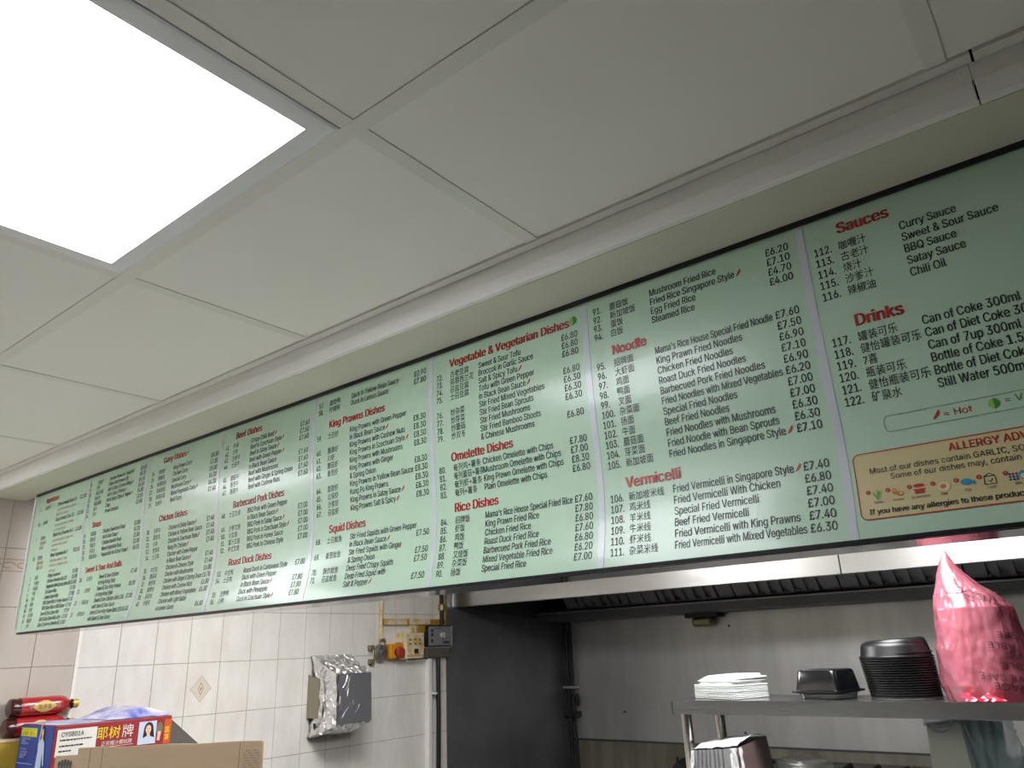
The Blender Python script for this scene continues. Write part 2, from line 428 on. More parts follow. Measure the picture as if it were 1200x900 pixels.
# each row: z, number, Chinese, English, hot mark, price
p0 = [('h', .531, 'Appetizers', .095, .096)]
PAGES.append(([('h', .0965, .531, 'Appetizers', .1)],
  [(.507, '1.', '香酥鸭', 'Crispy Aromatic Duck 1/4', 0, '£12.00'), (.4555, '1A.', '香酥鸭', 'Crispy Aromatic Duck 1/2', 0, '£22.00'),
   (.405, '2.', '杂锦拼', 'Mixed Hors d\'oeuvres for 2', 0, '£13.00'), (.340, '2A.', '素拼盘', 'Mixed Vegetarian for 2', 0, '£12.50')] +
  blk(.275, .0169, [('3.', '海草', 'Crispy Seaweed', 0, '£5.00'), ('4.', '大春卷', 'Chicken Pancake Roll (2)', 0, '£5.00'), ('5.', '斋春卷', 'Vegetarian Mini Spring Rolls (8)', 0, '£5.00'),
    ('6.', '干骨', 'Dry Spare Ribs', 0, '£7.50'), ('6A.', '京骨', 'Capital Spare Ribs', 0, '£7.50'), ('6B.', '蜜骨', 'BBQ Spare Ribs in Honey Sauce', 0, '£7.50'), ('6C.', '烧骨', 'BBQ Spare Ribs in BBQ Sauce', 0, '£7.50'),
    ('6D.', '古老骨', 'Sweet & Sour Spare Ribs', 0, '£7.50'), ('6E.', '椒盐骨', 'Salt & Spicy Spare Ribs (Dry)', 0, '£7.50'), ('7.', '沙爹', 'Satay Chicken on Skewers (4)', 0, '£7.00')]),
  [(.490, 'served with pancakes, cucumber,'), (.4745, 'spring onion & sauce'), (.4385, 'served with pancakes, cucumber,'), (.423, 'spring onion & sauce'),
   (.3885, 'spare ribs, spring rolls, prawn toast,'), (.373, 'seaweed, chicken skewers'), (.3575, 'with sauce'), (.3235, 'spring rolls, seaweed, crispy'), (.308, 'mushrooms, vegetable wonton'), (.2915, 'with sauce')]))
PAGES.append(([('h', .053, .4, 'Soups', .056), ('h', .030, .2665, 'Sweet & Sour And Balls', .229)],
  blk(.5345, .0166, [('8.', '芝麻虾', 'Sesame Prawn on Toast (4)', 0, '£5.80'), ('9.', '炸虾', 'Deep Fried Prawns (8)', 0, '£6.20'), ('10.', '椒盐鸡翼', 'Salt & Spicy Chicken Wings', 1, '£6.50'), ('11.', '椒盐鸡', 'Salt & Spicy Chicken', 1, '£6.50'),
    ('12.', '椒盐薯条', 'Salt & Spicy Chips & Pepper', 1, '£4.80'), ('13.', '薯条', 'Chips', 0, '£3.00'), ('14.', '虾片', 'Prawn Crackers', 0, '£2.80')]) +
  blk(.3745, .0171, [('15.', '鸡粟羹', 'Chicken Sweetcorn Soup', 0, '£3.80'), ('16.', '酸辣汤', 'Hot & Sour Soup', 1, '£4.20'), ('17.', '鸡面汤', 'Chicken Noodle Soup', 0, '£3.80'), ('18.', '杂菜汤', 'Mixed Vegetable Soup', 0, '£3.80'), ('19.', '素酸辣汤', 'Vegetarian Hot & Sour Soup', 1, '£4.20')]) +
  blk(.2415, .0170, [('20.', '古老鸡', 'Sweet & Sour Chicken', 0, '£7.40'), ('', '', 'in Hong Kong Style', 0, ''), ('21.', '古老虾', 'Sweet & Sour King Prawns', 0, '£8.30'), ('', '', 'in Hong Kong Style', 0, ''),
    ('22.', '鸡球(10)', 'Sweet & Sour Chicken Balls (10)', 0, '£7.30'), ('', '', 'with Sweet & Sour Sauce', 0, ''), ('23.', '虾球(10)', 'Sweet & Sour King Prawn Balls (10)', 0, '£8.30'), ('', '', 'with Sweet & Sour Sauce', 0, '')]), []))
PAGES.append(([('h', .066, .531, 'Curry Dishes', .12, 1), ('h', .074, .3655, 'Chicken Dishes', .144)],
  blk(.5025, .018, [('24.', '咖喱虾', 'King Prawn Curry', 0, '£8.30'), ('25.', '咖喱鸡', 'Chicken Curry', 0, '£7.30'), ('26.', '咖喱扬州', 'Special Curry', 0, '£8.00'), ('27.', '咖喱蘑菇', 'Mushroom Curry', 1, '£6.30'), ('28.', '咖喱杂菜', 'Mixed Vegetable Curry', 1, '£6.30'), ('29.', '咖喱牛', 'Beef Curry', 0, '£7.40')]) +
  blk(.337, .0174, [('30.', '沙爹鸡', 'Chicken in Satay Sauce', 1, '£7.40'), ('31.', '面豉鸡', 'Chicken in Yellow Bean Sauce', 0, '£7.40'), ('32.', '川鸡', 'Chicken in Szechuan Style', 1, '£7.40'), ('33.', '宫保鸡', 'Kung Po Chicken', 1, '£7.40'), ('34.', '士召鸡', 'Chicken with Green Pepper', 0, ''),
    ('', '', 'in Black Bean Sauce', 1, '£7.40'), ('35.', '中式鸡', 'Chicken in Chinese Style', 0, '£7.40'), ('36.', '蘑菇鸡', 'Chicken with Mushrooms', 0, '£6.80'), ('37.', '姜葱鸡', 'Chicken with Ginger & Spring Onion', 0, '£6.70'), ('38.', '腰果鸡', 'Chicken with Cashew Nuts', 0, '£6.80'), ('39.', '杂菜鸡', 'Chicken with Mixed Vegetables', 0, '£6.80'),
    ('40.', '柠檬鸡', 'Chicken with Light Batter', 0, ''), ('', '', 'in Lemon Sauce', 0, '£6.80')]), []))
PAGES.append(([('h', .058, .53, 'Beef Dishes', .11), ('h', .066, .353, 'Barbecued Pork Dishes', .205), ('h', .058, .2145, 'Roast Duck Dishes', .172)],
  blk(.507, .0167, [('41.', '牛柳', 'Crispy Chilli Beef', 1, '£7.60'), ('42.', '川牛', 'Beef in Szechuan Style', 1, '£7.60'), ('43.', '沙爹牛', 'Beef in Satay Sauce', 1, '£7.60'), ('44.', '士召牛', 'Beef with Green Pepper', 1, ''), ('', '', 'in Black Bean Sauce', 0, '£7.60'), ('45.', '蘑菇牛', 'Beef with Mushrooms', 0, '£7.60'), ('46.', '姜葱牛', 'Beef with Ginger & Spring Onion', 0, '£7.60'), ('47.', '腰果牛', 'Beef with Cashew Nuts', 0, '£7.60')]) +
  blk(.333, .0169, [('48.', '士召叉烧', 'BBQ Pork with Green Pepper', 0, ''), ('', '', 'in Black Bean Sauce', 1, '£7.00'), ('49.', '沙爹叉烧', 'BBQ Pork in Satay Sauce', 1, '£7.00'), ('50.', '川叉烧', 'BBQ Pork in Szechuan Style', 1, '£7.00'), ('51.', '蜜汁叉烧', 'BBQ Pork in Honey Sauce', 0, '£7.00'), ('52.', '中式叉烧', 'BBQ Pork in Chinese Style', 0, '£7.00')]) +
  blk(.192, .0163, [('53.', '中式鸭', 'Roast Duck in Cantonese Style', 0, '£7.80'), ('54.', '士召鸭', 'Duck with Green Pepper', 0, ''), ('', '', 'in Black Bean Sauce', 1, '£7.80'), ('55.', '波萝鸭', 'Duck with Pineapple', 0, '£7.80'), ('56.', '川鸭', 'Duck in Szechuan Style', 1, '£7.80')]), []))
PAGES.append(([('h', .0555, .4805, 'King Prawns Dishes', .18), ('h', .057, .248, 'Squid Dishes', .116)],
  blk(.5345, .0166, [('57.', '面豉鸭', 'Duck in Yellow Bean Sauce', 0, '£7.90'), ('58.', '柠檬鸭', 'Duck in Lemon Sauce', 0, '£7.80')]) +
  blk(.4565, .0170, [('59.', '士召虾', 'King Prawns with Green Pepper', 0, ''), ('', '', 'in Black Bean Sauce', 1, '£8.30'), ('60.', '腰果虾', 'King Prawns with Cashew Nuts', 0, '£8.30'), ('61.', '川虾', 'King Prawns in Szechuan Style', 1, '£8.30'), ('62.', '蘑菇虾', 'King Prawns with Mushrooms', 0, '£8.30'), ('63.', '姜葱虾', 'King Prawns with Ginger', 0, ''), ('', '', '& Spring Onion', 0, '£8.30'),
    ('64.', '面豉虾', 'King Prawns in Yellow Bean Sauce', 0, '£8.30'), ('65.', '公保虾', 'Kung Po King Prawns', 0, '£8.30'), ('66.', '沙爹虾', 'King Prawns in Satay Sauce', 1, '£8.30'), ('67.', '召盐虾', 'King Prawns Salt & Spicy', 1, '£8.30')]) +
  blk(.227, .0162, [('68.', '士召鱿鱼', 'Stir Fried Squids with Green Pepper', 0, ''), ('', '', 'in Black Bean Sauce', 1, '£7.50'), ('69.', '姜葱鱿鱼', 'Stir Fried Squids with Ginger', 0, ''), ('', '', '& Spring Onion', 0, '£7.50'), ('70.', '酥炸鱿鱼', 'Deep Fried Crispy Squids', 0, '£7.50'), ('71.', '召盐鱿鱼', 'Deep Fried Squid with', 0, ''), ('', '', 'Salt & Pepper', 1, '£7.50')]), []))
PAGES.append(([('h', .0515, .529, 'Vegetable & Vegetarian Dishes', .286, 2), ('h', .0505, .339, 'Omelette Dishes', .1485), ('h', .053, .243, 'Rice Dishes', .104)],
  blk(.507, .01565, [('72.', '古老豆腐', 'Sweet & Sour Tofu', 0, '£6.80'), ('73.', '蒜蓉西兰花', 'Broccoli in Garlic Sauce', 0, '£6.80'), ('74.', '召盐豆腐', 'Salt & Spicy Tofu', 1, '£6.80'), ('75.', '士召豆腐', 'Tofu with Green Pepper', 0, ''), ('', '', 'in Black Bean Sauce', 1, '£6.80'), ('76.', '炒杂菜', 'Stir Fried Mixed Vegetables', 0, '£6.30'), ('77.', '炒芽菜', 'Stir Fried Bean Sprouts', 0, '£6.30'), ('78.', '炒蘑菇', 'Stir Fried Mushrooms', 0, '£6.30'), ('79.', '炒双冬', 'Stir Fried Bamboo Shoots', 0, ''), ('', '', '& Chinese Mushrooms', 0, '£6.80')]) +
  blk(.3205, .0158, [('80.', '奄列鸡+薯条', 'Chicken Omelette with Chips', 0, '£7.80'), ('81.', '奄列蘑菇+薯条', 'Mushroom Omelette with Chips', 0, '£7.00'), ('82.', '奄列虾+薯条', 'King Prawn Omelette with Chips', 0, '£8.30'), ('83.', '奄列+薯条', 'Plain Omelette with Chips', 0, '£6.80')]) +
  blk(.222, .0158, [('84.', '招牌饭', "Mama's Rice House Special Fried Rice", 0, '£7.60'), ('85.', '虾饭', 'King Prawn Fried Rice', 0, '£7.80'), ('86.', '鸡饭', 'Chicken Fried Rice', 0, '£6.80'), ('87.', '鸭饭', 'Roast Duck Fried Rice', 0, '£7.60'), ('88.', '叉烧饭', 'Barbecued Pork Fried Rice', 0, '£6.80'), ('89.', '杂菜饭', 'Mixed Vegetable Fried Rice', 0, '£6.20'), ('90.', '扬饭', 'Special Fried Rice', 0, '£7.00')]), []))
PAGES.append(([('h', .0505, .453, 'Noodle', .062), ('h', .047, .2315, 'Vermicelli', .094)],
  blk(.535, .0162, [('91.', '蘑菇饭', 'Mushroom Fried Rice', 0, '£6.20'), ('92.', '新加坡饭', 'Fried Rice Singapore Style', 1, '£7.10'), ('93.', '蛋饭', 'Egg Fried Rice', 0, '£4.70'), ('94.', '白饭', 'Steamed Rice', 0, '£4.00')]) +
  blk(.4330, .01675, [('95.', '招牌面', "Mama's Rice House Special Fried Noodle", 0, '£7.60'), ('96.', '大虾面', 'King Prawn Fried Noodles', 0, '£7.50'), ('97.', '鸡面', 'Chicken Fried Noodles', 0, '£6.90'), ('98.', '鸭面', 'Roast Duck Fried Noodles', 0, '£7.10'), ('99.', '叉面', 'Barbecued Pork Fried Noodles', 0, '£6.90'), ('100.', '杂菜面', 'Fried Noodles with Mixed Vegetables', 0, '£6.20'), ('101.', '扬面', 'Special Fried Noodles', 0, '£7.00'), ('102.', '牛面', 'Beef Fried Noodles', 0, '£7.00'), ('103.', '蘑菇面', 'Fried Noodles with Mushrooms', 0, '£6.30'), ('104.', '芽菜面', 'Fried Noodle with Bean Sprouts', 0, '£6.30'), ('105.', '新加坡面', 'Fried Noodles in Singapore Style', 1, '£7.10')]) +
  blk(.2112, .0169, [('106.', '新加坡米线', 'Fried Vermicelli in Singapore Style', 1, '£7.40'), ('107.', '鸡米线', 'Fried Vermicelli With Chicken', 0, '£6.80'), ('108.', '羊米线', 'Special Fried Vermicelli', 0, '£7.40'), ('109.', '牛米线', 'Beef Fried Vermicelli', 0, '£7.00'), ('110.', '虾米线', 'Fried Vermicelli with King Prawns', 0, '£7.40'), ('111.', '杂菜米线', 'Fried Vermicelli with Mixed Vegetables', 0, '£6.30')]), []))
PAGES.append(([('h', .0505, .533, 'Sauces', .0665), ('h', .0500, .3915, 'Drinks', .0585)],
  blk(.508, .0174, [('112.', '咖喱汁', 'Curry Sauce', 0, ''), ('113.', '古老汁', 'Sweet & Sour Sauce', 0, ''), ('114.', '烧汁', 'BBQ Sauce', 0, ''), ('115.', '沙爹汁', 'Satay Sauce', 0, ''), ('116.', '辣椒油', 'Chili Oil', 0, '')]) +
  blk(.3705, .0168, [('117.', '罐装可乐', 'Can of Coke 300ml', 0, ''), ('118.', '健怡罐装可乐', 'Can of Diet Coke 300ml', 0, ''), ('119.', '7喜', 'Can of 7up 300ml', 0, ''), ('120.', '瓶装可乐', 'Bottle of Coke 1.5L', 0, ''), ('121.', '健怡瓶装可乐', 'Bottle of Diet Coke 1.5L', 0, ''), ('122.', '矿泉水', 'Still Water 500ml', 0, '')]), []))
ENX = [-2.727, -2.369, -1.984, -1.6155, -1.239, -.869, -.498, -.123]
for i, (heads, rows, smalls) in enumerate(PAGES):
    E0 = ENX[i]; L = E0 - .127; last = i == 7
    if i == 0: L = E0 - .198
    ink, red, hot, l1, l2, sm = MB(), MB(), MB(), MB(), MB(), MB()
    for h in heads:
        wd = write(red, h[3], bf, L + h[1], h[2], HX, HY, fat=.0011, width=h[4])
        if len(h) > 5 and h[5] == 1: chili(hot, L + h[1] + wd + .004, h[2] + .003, .012)
        if len(h) > 5 and h[5] == 2: leaf(l1, l2, L + h[1] + wd + .009, h[2] + .009, .017)
    pr = {0: .207, 1: .226, 2: .222, 3: .231, 4: .229, 5: .227, 6: .2285, 7: .2}[i] + E0
    nx = {0: .137, 1: .128, 2: .118, 3: .112, 4: .113, 5: .110, 6: .1095, 7: .112}[i]
    cx = {0: .098, 1: .081, 2: .080, 3: .079, 4: .075, 5: .0735, 6: .0765, 7: .0785}[i]
    for z, num, cn, en, ht, price in rows:
        if num: write(ink, num, bf, E0 - nx, z, .0131, TY, fat=.00022)
        if cn: write(ink, cn, bf, E0 - cx, z, .0124, .0152, maxw=.075, bold=.010)
        mw = (pr - E0 - .0385 - (.0085 if ht else 0)) if price else .24
        wd = write(ink, en, bf, E0, z, TX, TY, maxw=mw, fat=.00022)
        if ht: chili(hot, E0 + wd + .003, z + .001, .0105)
        if price: write(ink, price, bf, pr, z, .0142, TY, align='r', fat=.00022)
    for z, s in smalls:
        write(sm, s, bf, E0 + .001, z, .0105, .0125, maxw=.185)
    if i == 0:
        for z, s in ((.3885, '排骨春卷'), (.373, '虾多士'), (.3235, '春卷海草'), (.308, '蘑菇云吞')):
            write(sm, s, bf, E0 - .098, z, .0118, .0135)
    if last:
        red2, allb, out, blue, navy, cream, org = (MB() for _ in range(7))
        def rr(mb, x0, x1, z0, z1, r, t=None, e=.0007):
            P = []
            for cxx, cz, a0 in ((x1 - r, z1 - r, 0), (x0 + r, z1 - r, PI / 2), (x0 + r, z0 + r, PI), (x1 - r, z0 + r, 1.5 * PI)):
                for q in range(7):
                    a = a0 + q * PI / 12; P.append((cxx, cz, math.cos(a), math.sin(a)))
            n = len(P)
            if t is None:
                # stack of horizontal slices so the patch follows the bellied board
                ns = 14
                for s_ in range(ns):
                    za, zb = z0 + (z1 - z0) * s_ / ns, z0 + (z1 - z0) * (s_ + 1) / ns
                    def ins(z):
                        d = max(0, r - min(z - z0, z1 - z)); return r - math.sqrt(max(0, r * r - d * d))
                    mb.poly([bf(x0 + ins(za), za, e), bf(x1 - ins(za), za, e), bf(x1 - ins(zb), zb, e), bf(x0 + ins(zb), zb, e)])
            else:
                Q = []
                for k in range(n):
                    a, b = P[k], P[(k + 1) % n]; Q.append(a)
                    if abs(a[0] - b[0]) + abs(a[1] - b[1]) > .01:
                        for q in range(1, 10): Q.append(tuple(a[c] + (b[c] - a[c]) * q / 10 for c in range(4)))
                m_ = len(Q)
                for k in range(m_):
                    a, b = Q[k], Q[(k + 1) % m_]
                    mb.poly([bf(a[0] + a[2] * r, a[1] + a[3] * r, e), bf(b[0] + b[2] * r, b[1] + b[3] * r, e), bf(b[0] + b[2] * (r - t), b[1] + b[3] * (r - t), e), bf(a[0] + a[2] * (r - t), a[1] + a[3] * (r - t), e)])
        rr(out, -.1937, .085, .2425, .2637, .006, .0007)
        chili(hot, -.137, .2478, .0115); write(red, '= Hot', bf, -.1249, .2488, .0142, .0125)
        leaf(l1, l2, -.071, .2535, .0125); write(l1, '= Vegetarian', bf, -.0593, .2515, .0142, .0125)
        rr(allb, -.2399, .108, .1335, .2205, .009, None, .0007); rr(red, -.2399, .108, .1335, .2205, .009, .0013, .0012)
        def bf2(x, z): return bf(x, z, .0014)
        write(red, 'ALLERGY ADVICE', bf2, -.1282, .2055, .0138, .0140, fat=.0003)
        write(ink, 'Most of our dishes contain GARLIC, SOYA, ONION & EGG', bf2, -.2212, .1925, .0105, .0105, bold=.008, maxw=.312)
        write(ink, 'Some of our dishes may, contain the following', bf2, -.198, .1822, .0105, .0105, bold=.006)
        write(ink, 'If you have any allergies to these products please inform us', bf2, -.2287, .1400,   .0098, .0098, fat=.0003, maxw=.32)
        def disc(mb, x, z, rx, rz=None, n=12): mb.poly([bf(x + rx * math.cos(2 * PI * k / n), z + (rz or rx) * math.sin(2 * PI * k / n), .0014) for k in range(n)])
        def line(mb, x0, z0, x1, z1, t):
            dx, dz = x1 - x0, z1 - z0; l = math.hypot(dx, dz) or 1; nx_, nz_ = -dz / l * t / 2, dx / l * t / 2
            mb.poly([bf(x0 + nx_, z0 + nz_, .0014), bf(x1 + nx_, z1 + nz_, .0014), bf(x1 - nx_, z1 - nz_, .0014), bf(x0 - nx_, z0 - nz_, .0014)])
        IX = [-.2165, -.1935, -.1685, -.1425, -.1175, -.0935, -.0665]
        NM = ['Celery', 'Cereals', 'Crustaceans', 'Eggs', 'Fish', 'Lupin', 'Milk']
        for k, (x, nm) in enumerate(zip(IX, NM)):
            disc(red, x - .0105, .1685, .0028); write(cream, str(k + 1), lambda a, b: bf(a, b, .0018), x - .0105, .1672, .0035, .0036, align='c')
            write(ink, nm, bf2, x, .1535, .0040, .0046, align='c', bold=.02)
        x = IX[0]
        for a, b in ((-.005, .006), (0, .008), (.005, .007)): line(l2, x, .1585, x + a, .1625 + b, .0017)
        line(l1, x - .001, .159, x + .003, .168, .0012); line(l1, x, .159, x - .005, .166, .0008)
        x = IX[1]; disc(org, x - .003, .1655, .0028, .004); disc(org, x + .003, .162, .0042, .003); disc(cream, x - .003, .167, .0012); disc(cream, x + .004, .1625, .0014)
        x = IX[2]; disc(red, x, .1688, .0065, .0022); disc(allb, x + .001, .1683, .003, .0008); disc(red, x, .1618, .0058, .0026); line(red, x - .007, .164, x + .007, .164, .0012); line(red, x - .006, .1595, x + .006, .1595, .0008)
        x = IX[3]; disc(cream, x + .001, .1635, .0068, .006); disc(org, x, .1635, .0033, .0028)
        x = IX[4]; disc(blue, x, .1650, .0062, .0040); blue.poly([bf(x + .004, .163, .0014), bf(x + .009, .1595, .0014), bf(x + .0085, .1665, .0014)])
        x = IX[5]
        for a in ((-.006, .1585, .006, .1585), (-.006, .1585, -.0055, .168), (.006, .1585, .0055, .168), (-.0055, .168, 0, .1715), (.0055, .168, 0, .1715), (-.0055, .168, .0055, .168), (-.002, .163, 0, .161), (0, .161, .003, .165)): line(ink, x + a[0], a[1], x + a[2], a[3], .0008)
        x = IX[6]
        for q in range(9):
            disc(navy, x - .007 + .0035 * (q % 3), .160 + .0032 * (q // 3), .0013)
        disc(blue, x + .006, .164, .0042, .0055); disc(cream, x + .006, .163, .003, .003)
        for mb, m_ in ((allb, 'allergy'), (out, 'inkdkgreen'), (blue, 'blueprint'), (navy, 'navyprint'), (cream, 'eggcream'), (org, 'orangeprint')): mb.build('printed_emblem', m_, PAN[i])
    ink.build('dish_lettering', 'ink', PAN[i]); red.build('heading_lettering', 'inkred', PAN[i])
    for mb, m_, nm in ((hot, 'inkred', 'chilli_mark'), (l1, 'leaf', 'leaf_mark'), (l2, 'leaf2', 'leaf_mark'), (sm, 'inkbrown', 'small_lettering')):
        if len(mb.bm.faces): mb.build(nm, m_, PAN[i])
# ================================================================== EXTRACTOR HOOD
M['brass_cup'] = mat('greasy_cup_metal', '#8f8a6e', .35, .7)
M['galv'] = mat('dark_pipe', '#2b2b2b', .5, .3)
M['paint_cream'] = mat('cream_plastic', '#e6dcc0', .4, col2='#d2bf90', vscale=14)
M['trunk_cream'] = mat('stained_trunking', '#e9e2cf', .4, col2='#c9ab62', vscale=22)
M['white_pl'] = mat('white_plastic', '#f1f0ec', .35)
M['orange_pl'] = mat('orange_plastic', '#dd9322', .4)
M['red_pl'] = mat('red_plastic', '#a83a2c', .4)
M['grey_metal'] = mat('grey_control_face', '#98979b', .35, .3)
M['grey_box'] = mat('grey_box_side', '#6d685c', .5, .3)
M['pale_metal'] = mat('pale_knob', '#d8d6d0', .25, .6)
M['violet_mark'] = mat('dark_violet_print', '#3b3358', .5)
M['dome'] = mat('clear_dome', '#e6e4da', .05, trans=.92)
M['khaki_metal'] = mat('khaki_metal', '#8f8568', .4, .6)
M['stain'] = mat('grease_stain', '#b58f3c', .45, var=.3, vscale=30)
hood = thing('extractor_hood', 'long stainless extractor hood with a bright front rim and dark filters underneath', 'extractor hood', (-1.0, 3.9, .2))
YR = 3.3
MB().box(XL + .012, -.8935, YR, YR + .035, .2335, .316, .002).build('rim', 'steel_rim', hood)
MB().box(-.8905, XR - .02, YR, YR + .035, .2335, .316, .002).build('rim', 'steel_rim', hood)
MB().box(XL + .006, XL + .0115, YR - .006, YR + .03, .229, .318, .001).build('rim_end', 'steel', hood)
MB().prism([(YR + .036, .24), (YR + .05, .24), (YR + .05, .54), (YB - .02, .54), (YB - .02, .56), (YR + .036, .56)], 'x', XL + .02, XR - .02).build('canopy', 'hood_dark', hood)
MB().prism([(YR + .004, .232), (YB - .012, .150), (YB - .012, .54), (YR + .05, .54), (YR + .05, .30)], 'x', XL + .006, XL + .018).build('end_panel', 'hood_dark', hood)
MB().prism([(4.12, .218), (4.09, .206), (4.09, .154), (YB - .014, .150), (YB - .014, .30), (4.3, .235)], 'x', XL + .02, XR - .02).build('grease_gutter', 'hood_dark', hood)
MB().box(XL + .02, XR - .02, 4.085, 4.0895, .198, .203).build('gutter_edge', 'baffle', hood)
FA, FB = Vector((0, 4.11, .222)), Vector((0, 3.86, .50))
fd = (FB - FA); fl = fd.length; fd.normalize(); fn = Vector((0, -fd.z, fd.y)) * -1
if fn.y > 0: fn = -fn
for k in range(9):
    x0 = -2.79 + .558 * k
    if x0 > XR - .3: break
    x1 = min(x0 + .55, XR - .03)
    mb = MB()
    def P(x, s, d): return Vector((x, 0, 0)) + FA + fd * s + fn * d
    def slab(xa, xb, sa, sb, da, db):
        v = [mb.bm.verts.new(P(*p)) for p in ((xa, sa, da), (xb, sa, da), (xb, sb, da), (xa, sb, da), (xa, sa, db), (xb, sa, db), (xb, sb, db), (xa, sb, db))]
        for f in ((3, 2, 1, 0), (4, 5, 6, 7), (0, 1, 5, 4), (1, 2, 6, 5), (2, 3, 7, 6), (3, 0, 4, 7)): mb._face([v[i] for i in f])
    slab(x0, x1, 0, fl, -.014, -.010)
    slab(x0, x1, 0, .010, -.010, .010); slab(x0, x1, fl - .03, fl, -.010, .010)
    slab(x0, x0 + .085, .010, fl - .03, -.010, .010); slab(x1 - .085, x1, .010, fl - .03, -.010, .010)
    n = 6; px = (x1 - x0 - .17) / n
    for q in range(n):
        xa = x0 + .085 + px * q
        slab(xa + px * .28, xa + px * .72, .010, fl - .03, .002, .010)
        slab(xa + px * .28, xa + px * .34, .010, fl - .03, -.008, .002); slab(xa + px * .66, xa + px * .72, .010, fl - .03, -.008, .002)
    mb.build('baffle_filter', 'baffle', hood)
gc = MB().box(-2.055, -1.935, 4.30, 4.385, .078, .128, .016, 3).build('grease_cup', 'brass_cup', hood)
MB().box(-2.09, -1.885, 4.29, 4.395, .128, .152, .003).build('cup_bracket', 'galv', hood)

# corner gas pipe
t = thing('gas_pipe', 'thin dark pipes with a valve in the corner of the steel clad cooking bay', 'pipe', (-3.0, 4.36, -H))
MB().tube([(-3.018, 4.385, -1.6), (-3.018, 4.385, .148)], .013, 10).build('pipe', 'galv', t)
MB().tube([(-2.975, 4.375, -1.6), (-2.975, 4.375, .148)], .011, 10).build('pipe', 'galv', t)
v = MB().lathe([(.019, -.03), (.022, -.01), (.022, .02), (.015, .03)], (-2.975, 4.375, -.335), 'z', 14)
v.tube([(-2.975, 4.375, -.33), (-2.93, 4.35, -.325)], .012, 10); v.tube([(-2.93, 4.35, -.36), (-2.93, 4.35, -.29)], .010, 8)
v.build('valve', 'galv', t)
MB().box(-3.045, -2.94, 4.36, 4.402, -.262, -.248).build('pipe_clip', 'steel_back', t)
MB().box(-3.04, -2.94, 4.35, 4.402, -.43, -.40).build('pipe_clip', 'galv', t)

# wok range along the back wall, only its rear ledge near the bottom of the view
t = thing('wok_range', 'dark greasy cooking range under the extractor hood, only its rear ledge showing', 'cooking range', (-.8, 4.0, -H))
MB().box(-1.75, 2.0, 3.55, 4.38, -H, -.82, .01).build('body', 'steel_back', t)
MB().box(-1.74, 2.0, 4.22, 4.395, -.815, -.618, .006).build('rear_ledge', 'hood_dark', t)
for k in range(14):
    x = -1.68 + .13 * k
    MB().tube([(x, 4.2, -.70), (x, 4.2, -.625), (x + .03, 4.24, -.608)], .014, 8).build('tap', 'galv', t)
t = thing('wok', 'black wok leaning against the back wall left of the shelf legs', 'wok', (-2.16, 4.3, -.72))
MB().lathe([(0, .0), (.06, .008), (.11, .03), (.14, .062), (.137, .064), (.105, .034), (.058, .012), (0, .005)], (0, 0, 0), 'z', 28, T=Matrix.Translation((-2.17, 4.36, -.775)) @ Matrix.Rotation(math.radians(72), 4, 'X')).build('bowl', 'galv', t)
MB().tube([(-2.235, 4.30, -.625), (-2.225, 4.28, -.655), (-2.20, 4.28, -.69)], .008, 8).build('handle', 'galv', t)
MB().box(-2.45, -1.8, 4.05, 4.39, -1.03, -.918, .006).build('side_ledge', 'steel_back', bpy.data.objects['wok_range'])

# ================================================================== WALL FITTINGS IN THE KITCHEN
def wk(p): return (3.05 - p) / 3.05
def wbox(mb, p, y0, y1, z0, z1, bev=.003, x0=XL + .0003): return mb.box(x0, XL + p, y0 * wk(p), y1 * wk(p), z0, z1, bev)
t = thing('cable_trunking', 'yellowed horizontal cable trunking with rusty ends above the switches', 'trunking', (XL, 2.95, .15))
wbox(MB(), .022, 2.775, 3.125, .140, .170).build('channel', 'trunk_cream', t)
wbox(MB(), .026, 2.774, 2.786, .139, .171, .001).build('end_stop', 'stain', t)
wbox(MB(), .026, 2.955, 2.964, .138, .171, .001).build('joint', 'stain', t)
wbox(MB(), .020, 2.972, 3.01, .098, .1395).build('drop', 'trunk_cream', t)
wbox(MB(), .012, 3.03, 3.09, .100, .139).build('grease_patch', 'stain', t)
t = thing('cable_trunking', 'white vertical cable trunking with a brown stained edge above the grey controller', 'trunking', (XL, 3.23, .2))
wbox(MB(), .026, 3.208, 3.246, .165, .40).build('channel', 'trunk_cream', t)
wbox(MB(), .016, 3.2465, 3.262, .145, .40).build('stained_edge', 'stain', t)
wbox(MB(), .018, 3.128, 3.205, .136, .168).build('elbow', 'stain', t)
for z in (.285, .185): MB().lathe([(.004, 0), (.003, .002), (0, .0022)], (XL + .026, 3.227, z), 'x', 10).build('screw', 'galv', t)
t = thing('conduit', 'dark metal conduit dropping to the top of the grey controller', 'conduit', (XL, 3.185, .137))
MB().tube([(XL + .03, 3.185, .137), (XL + .03, 3.185, .45)], .0125, 12).build('pipe', 'galv', t)
MB().lathe([(.013, -.02), (.02, -.016), (.02, .012), (.013, .018)], (XL + .03, 3.185, .232), 'z', 12).build('coupling', 'khaki_metal', t)
t = thing('wall_pipe', 'slim pale pipe running down to the round clear cover', 'pipe', (XL, 2.752, .08))
MB().tube([(XL + .014, 2.752, .068), (XL + .014, 2.752, .42)], .011, 12).build('pipe', 'trunk_cream', t)
t = thing('round_fitting', 'round fitting with a clear dome at the end of the pale pipe', 'fitting', (XL, 2.758, .005))
MB().lathe([(.045, 0), (.045, .010), (.041, .013), (.030, .013)], (XL + .0003, 2.750, .003), 'x', 28).build('base', 'pale_metal', t)
MB().lathe([(.040, .0135), (.040, .024), (.034, .037), (.018, .044), (0, .046)], (XL, 2.745, .003), 'x', 28).build('dome', 'dome', t, smooth=True)
